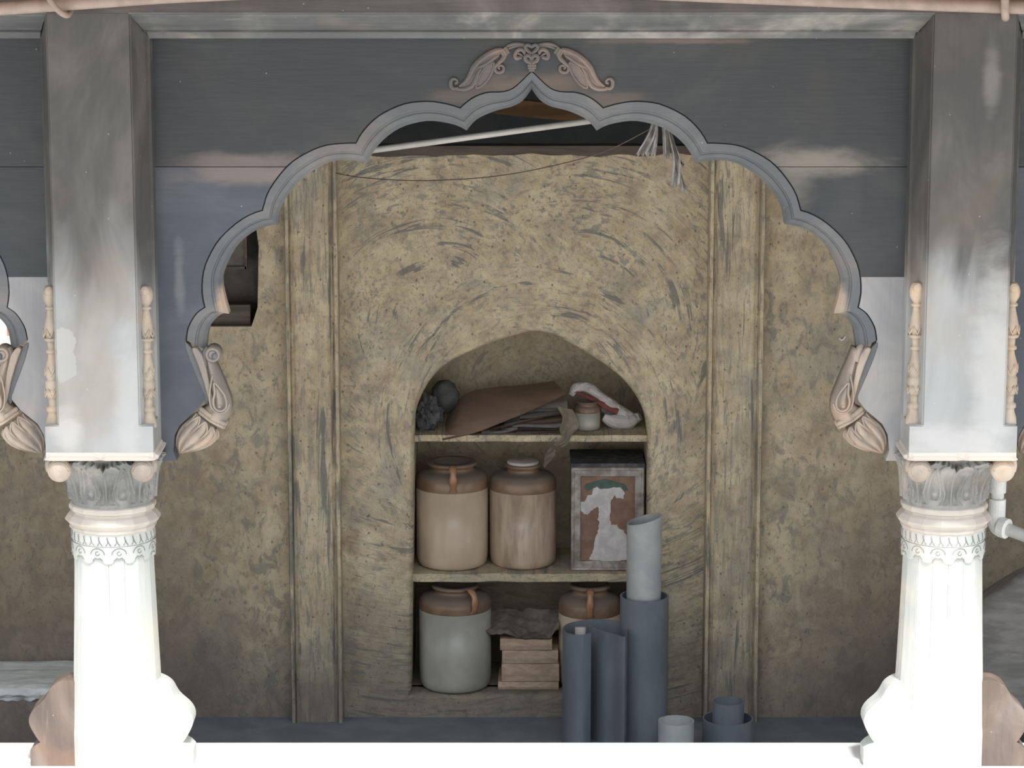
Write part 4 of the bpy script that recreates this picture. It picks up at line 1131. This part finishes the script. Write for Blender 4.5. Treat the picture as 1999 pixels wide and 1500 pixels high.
pipe_at(1422, 1369, 62, 1.61, .004, PVCG, 'narrow_pipe', 'narrow grey pipe piece standing inside the wide low one', group=G)

# ================================================================== SIDE BAYS
# plastered bench with a frayed mat in the left bay
zb0 = zat(1345, 1.66)
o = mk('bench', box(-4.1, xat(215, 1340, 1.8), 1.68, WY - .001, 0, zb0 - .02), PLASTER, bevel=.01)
o['kind'] = 'structure'
def mat_(u, v):
    x = -3.0 + (xat(205, 1340, 1.7) + 3.0) * u
    if v < .3:
        t = v / .3; return (x, 1.672 - .012 * sin(t * PI) + .012 * noise.noise(Vector((x * 22, t * 3, 0))), zb0 - .045 * (1 - t) + .012 * noise.noise(Vector((x * 30, t * 4, 4))) * (1 - t))
    t = (v - .3) / .7; return (x, 1.672 + .31 * t, zb0 + .006 * noise.noise(Vector((x * 9, t * 5, 7))) + .004)
tag(mk('frayed_mat', sheet(mat_, 220, 14, .004), FRAY, origin=(-2.2, 1.68, zb0)), 'pale grey mat with a frayed front edge on the bench behind the left pillar', 'mat')
# small wooden cupboard front in the wall hole
T = empty('wooden_box', (cup[1][0], WY + .1, cup[0][1]), 'dark wooden box set in the hole of the wall, behind the left of the arch', 'box')
mk('drawer_front', box(cup[0][0], cup[1][0] - .006, WY + .03, WY + .105, cup[0][1] + .002, wpt(450, 598)[1]), DARKW, T, bevel=.003)
mk('back_board', box(cup[0][0], wpt(478, 600)[0], WY + .05, WY + .06, wpt(450, 526)[1], cup[4][1] - .002), BOARDG, T)
mk('batten', join(box(cup[0][0], wpt(480, 600)[0], WY + .04, WY + .055, wpt(450, 529)[1], wpt(450, 524)[1]), box(wpt(475, 500)[0], wpt(480, 500)[0], WY + .04, WY + .055, wpt(450, 529)[1], cup[4][1] - .002)), DARKW, T)
# window frame of the left bay and the pale house outside
o = mk('window_1', join(fr(win[0][0], win[1][0], win[0][1], win[2][1], .012, WY + .02, WY + .08)), LIME); o['kind'] = 'structure'
H_ = empty('white_building', (-3.2, 7.6, -2), 'sunlit white building outside the window at the left edge', 'building')
mk('wall', box(-6.5, -1.0, 7.5, 8.5, -3.5, 2.5), LIME, H_)
mk('shutter', box(xat(14, 655, 7.45), xat(30, 655, 7.45), 7.44, 7.52, zat(655, 7.45), zat(630, 7.45)), STRAP, H_)
# sacking-covered heap in the right bay
def tarp(u, v):
    px0 = 1895 + 500 * u; top = 1184 - 75 * min(1, u * 3.6) - 6 * sin(u * 9)
    base = 1400
    if v < .8:
        t = v / .8; py = base + (top - base) * t; Y = 1.15 + .22 * t ** 1.4
    else:
        t = (v - .8) / .2; py = top - 14 * t; Y = 1.37 + .35 * t
    p = P(px0, py, Y); p.y += .014 * sin(u * 14 + v * 6) + .02 * noise.noise(Vector((u * 5, v * 5, 1))); return p
tag(mk('sacking_heap', sheet(tarp, 70, 26, .006), TARP, origin=PZ(1960, 1400, .1), smooth=True), 'grey sacking draped over a heap, right of the right pillar', 'sacking')
# scrap of white thread on the wall
a = catmull([P(1638, 660, WY - .004), P(1642, 664, WY - .006), P(1647, 662, WY - .006), P(1650, 657, WY - .004)], 4)
tag(mk('thread_scrap', tube(a, .003, 6), WHITEP, origin=a[0]), 'tiny curled white thread on the wall left of the right bracket', 'thread')
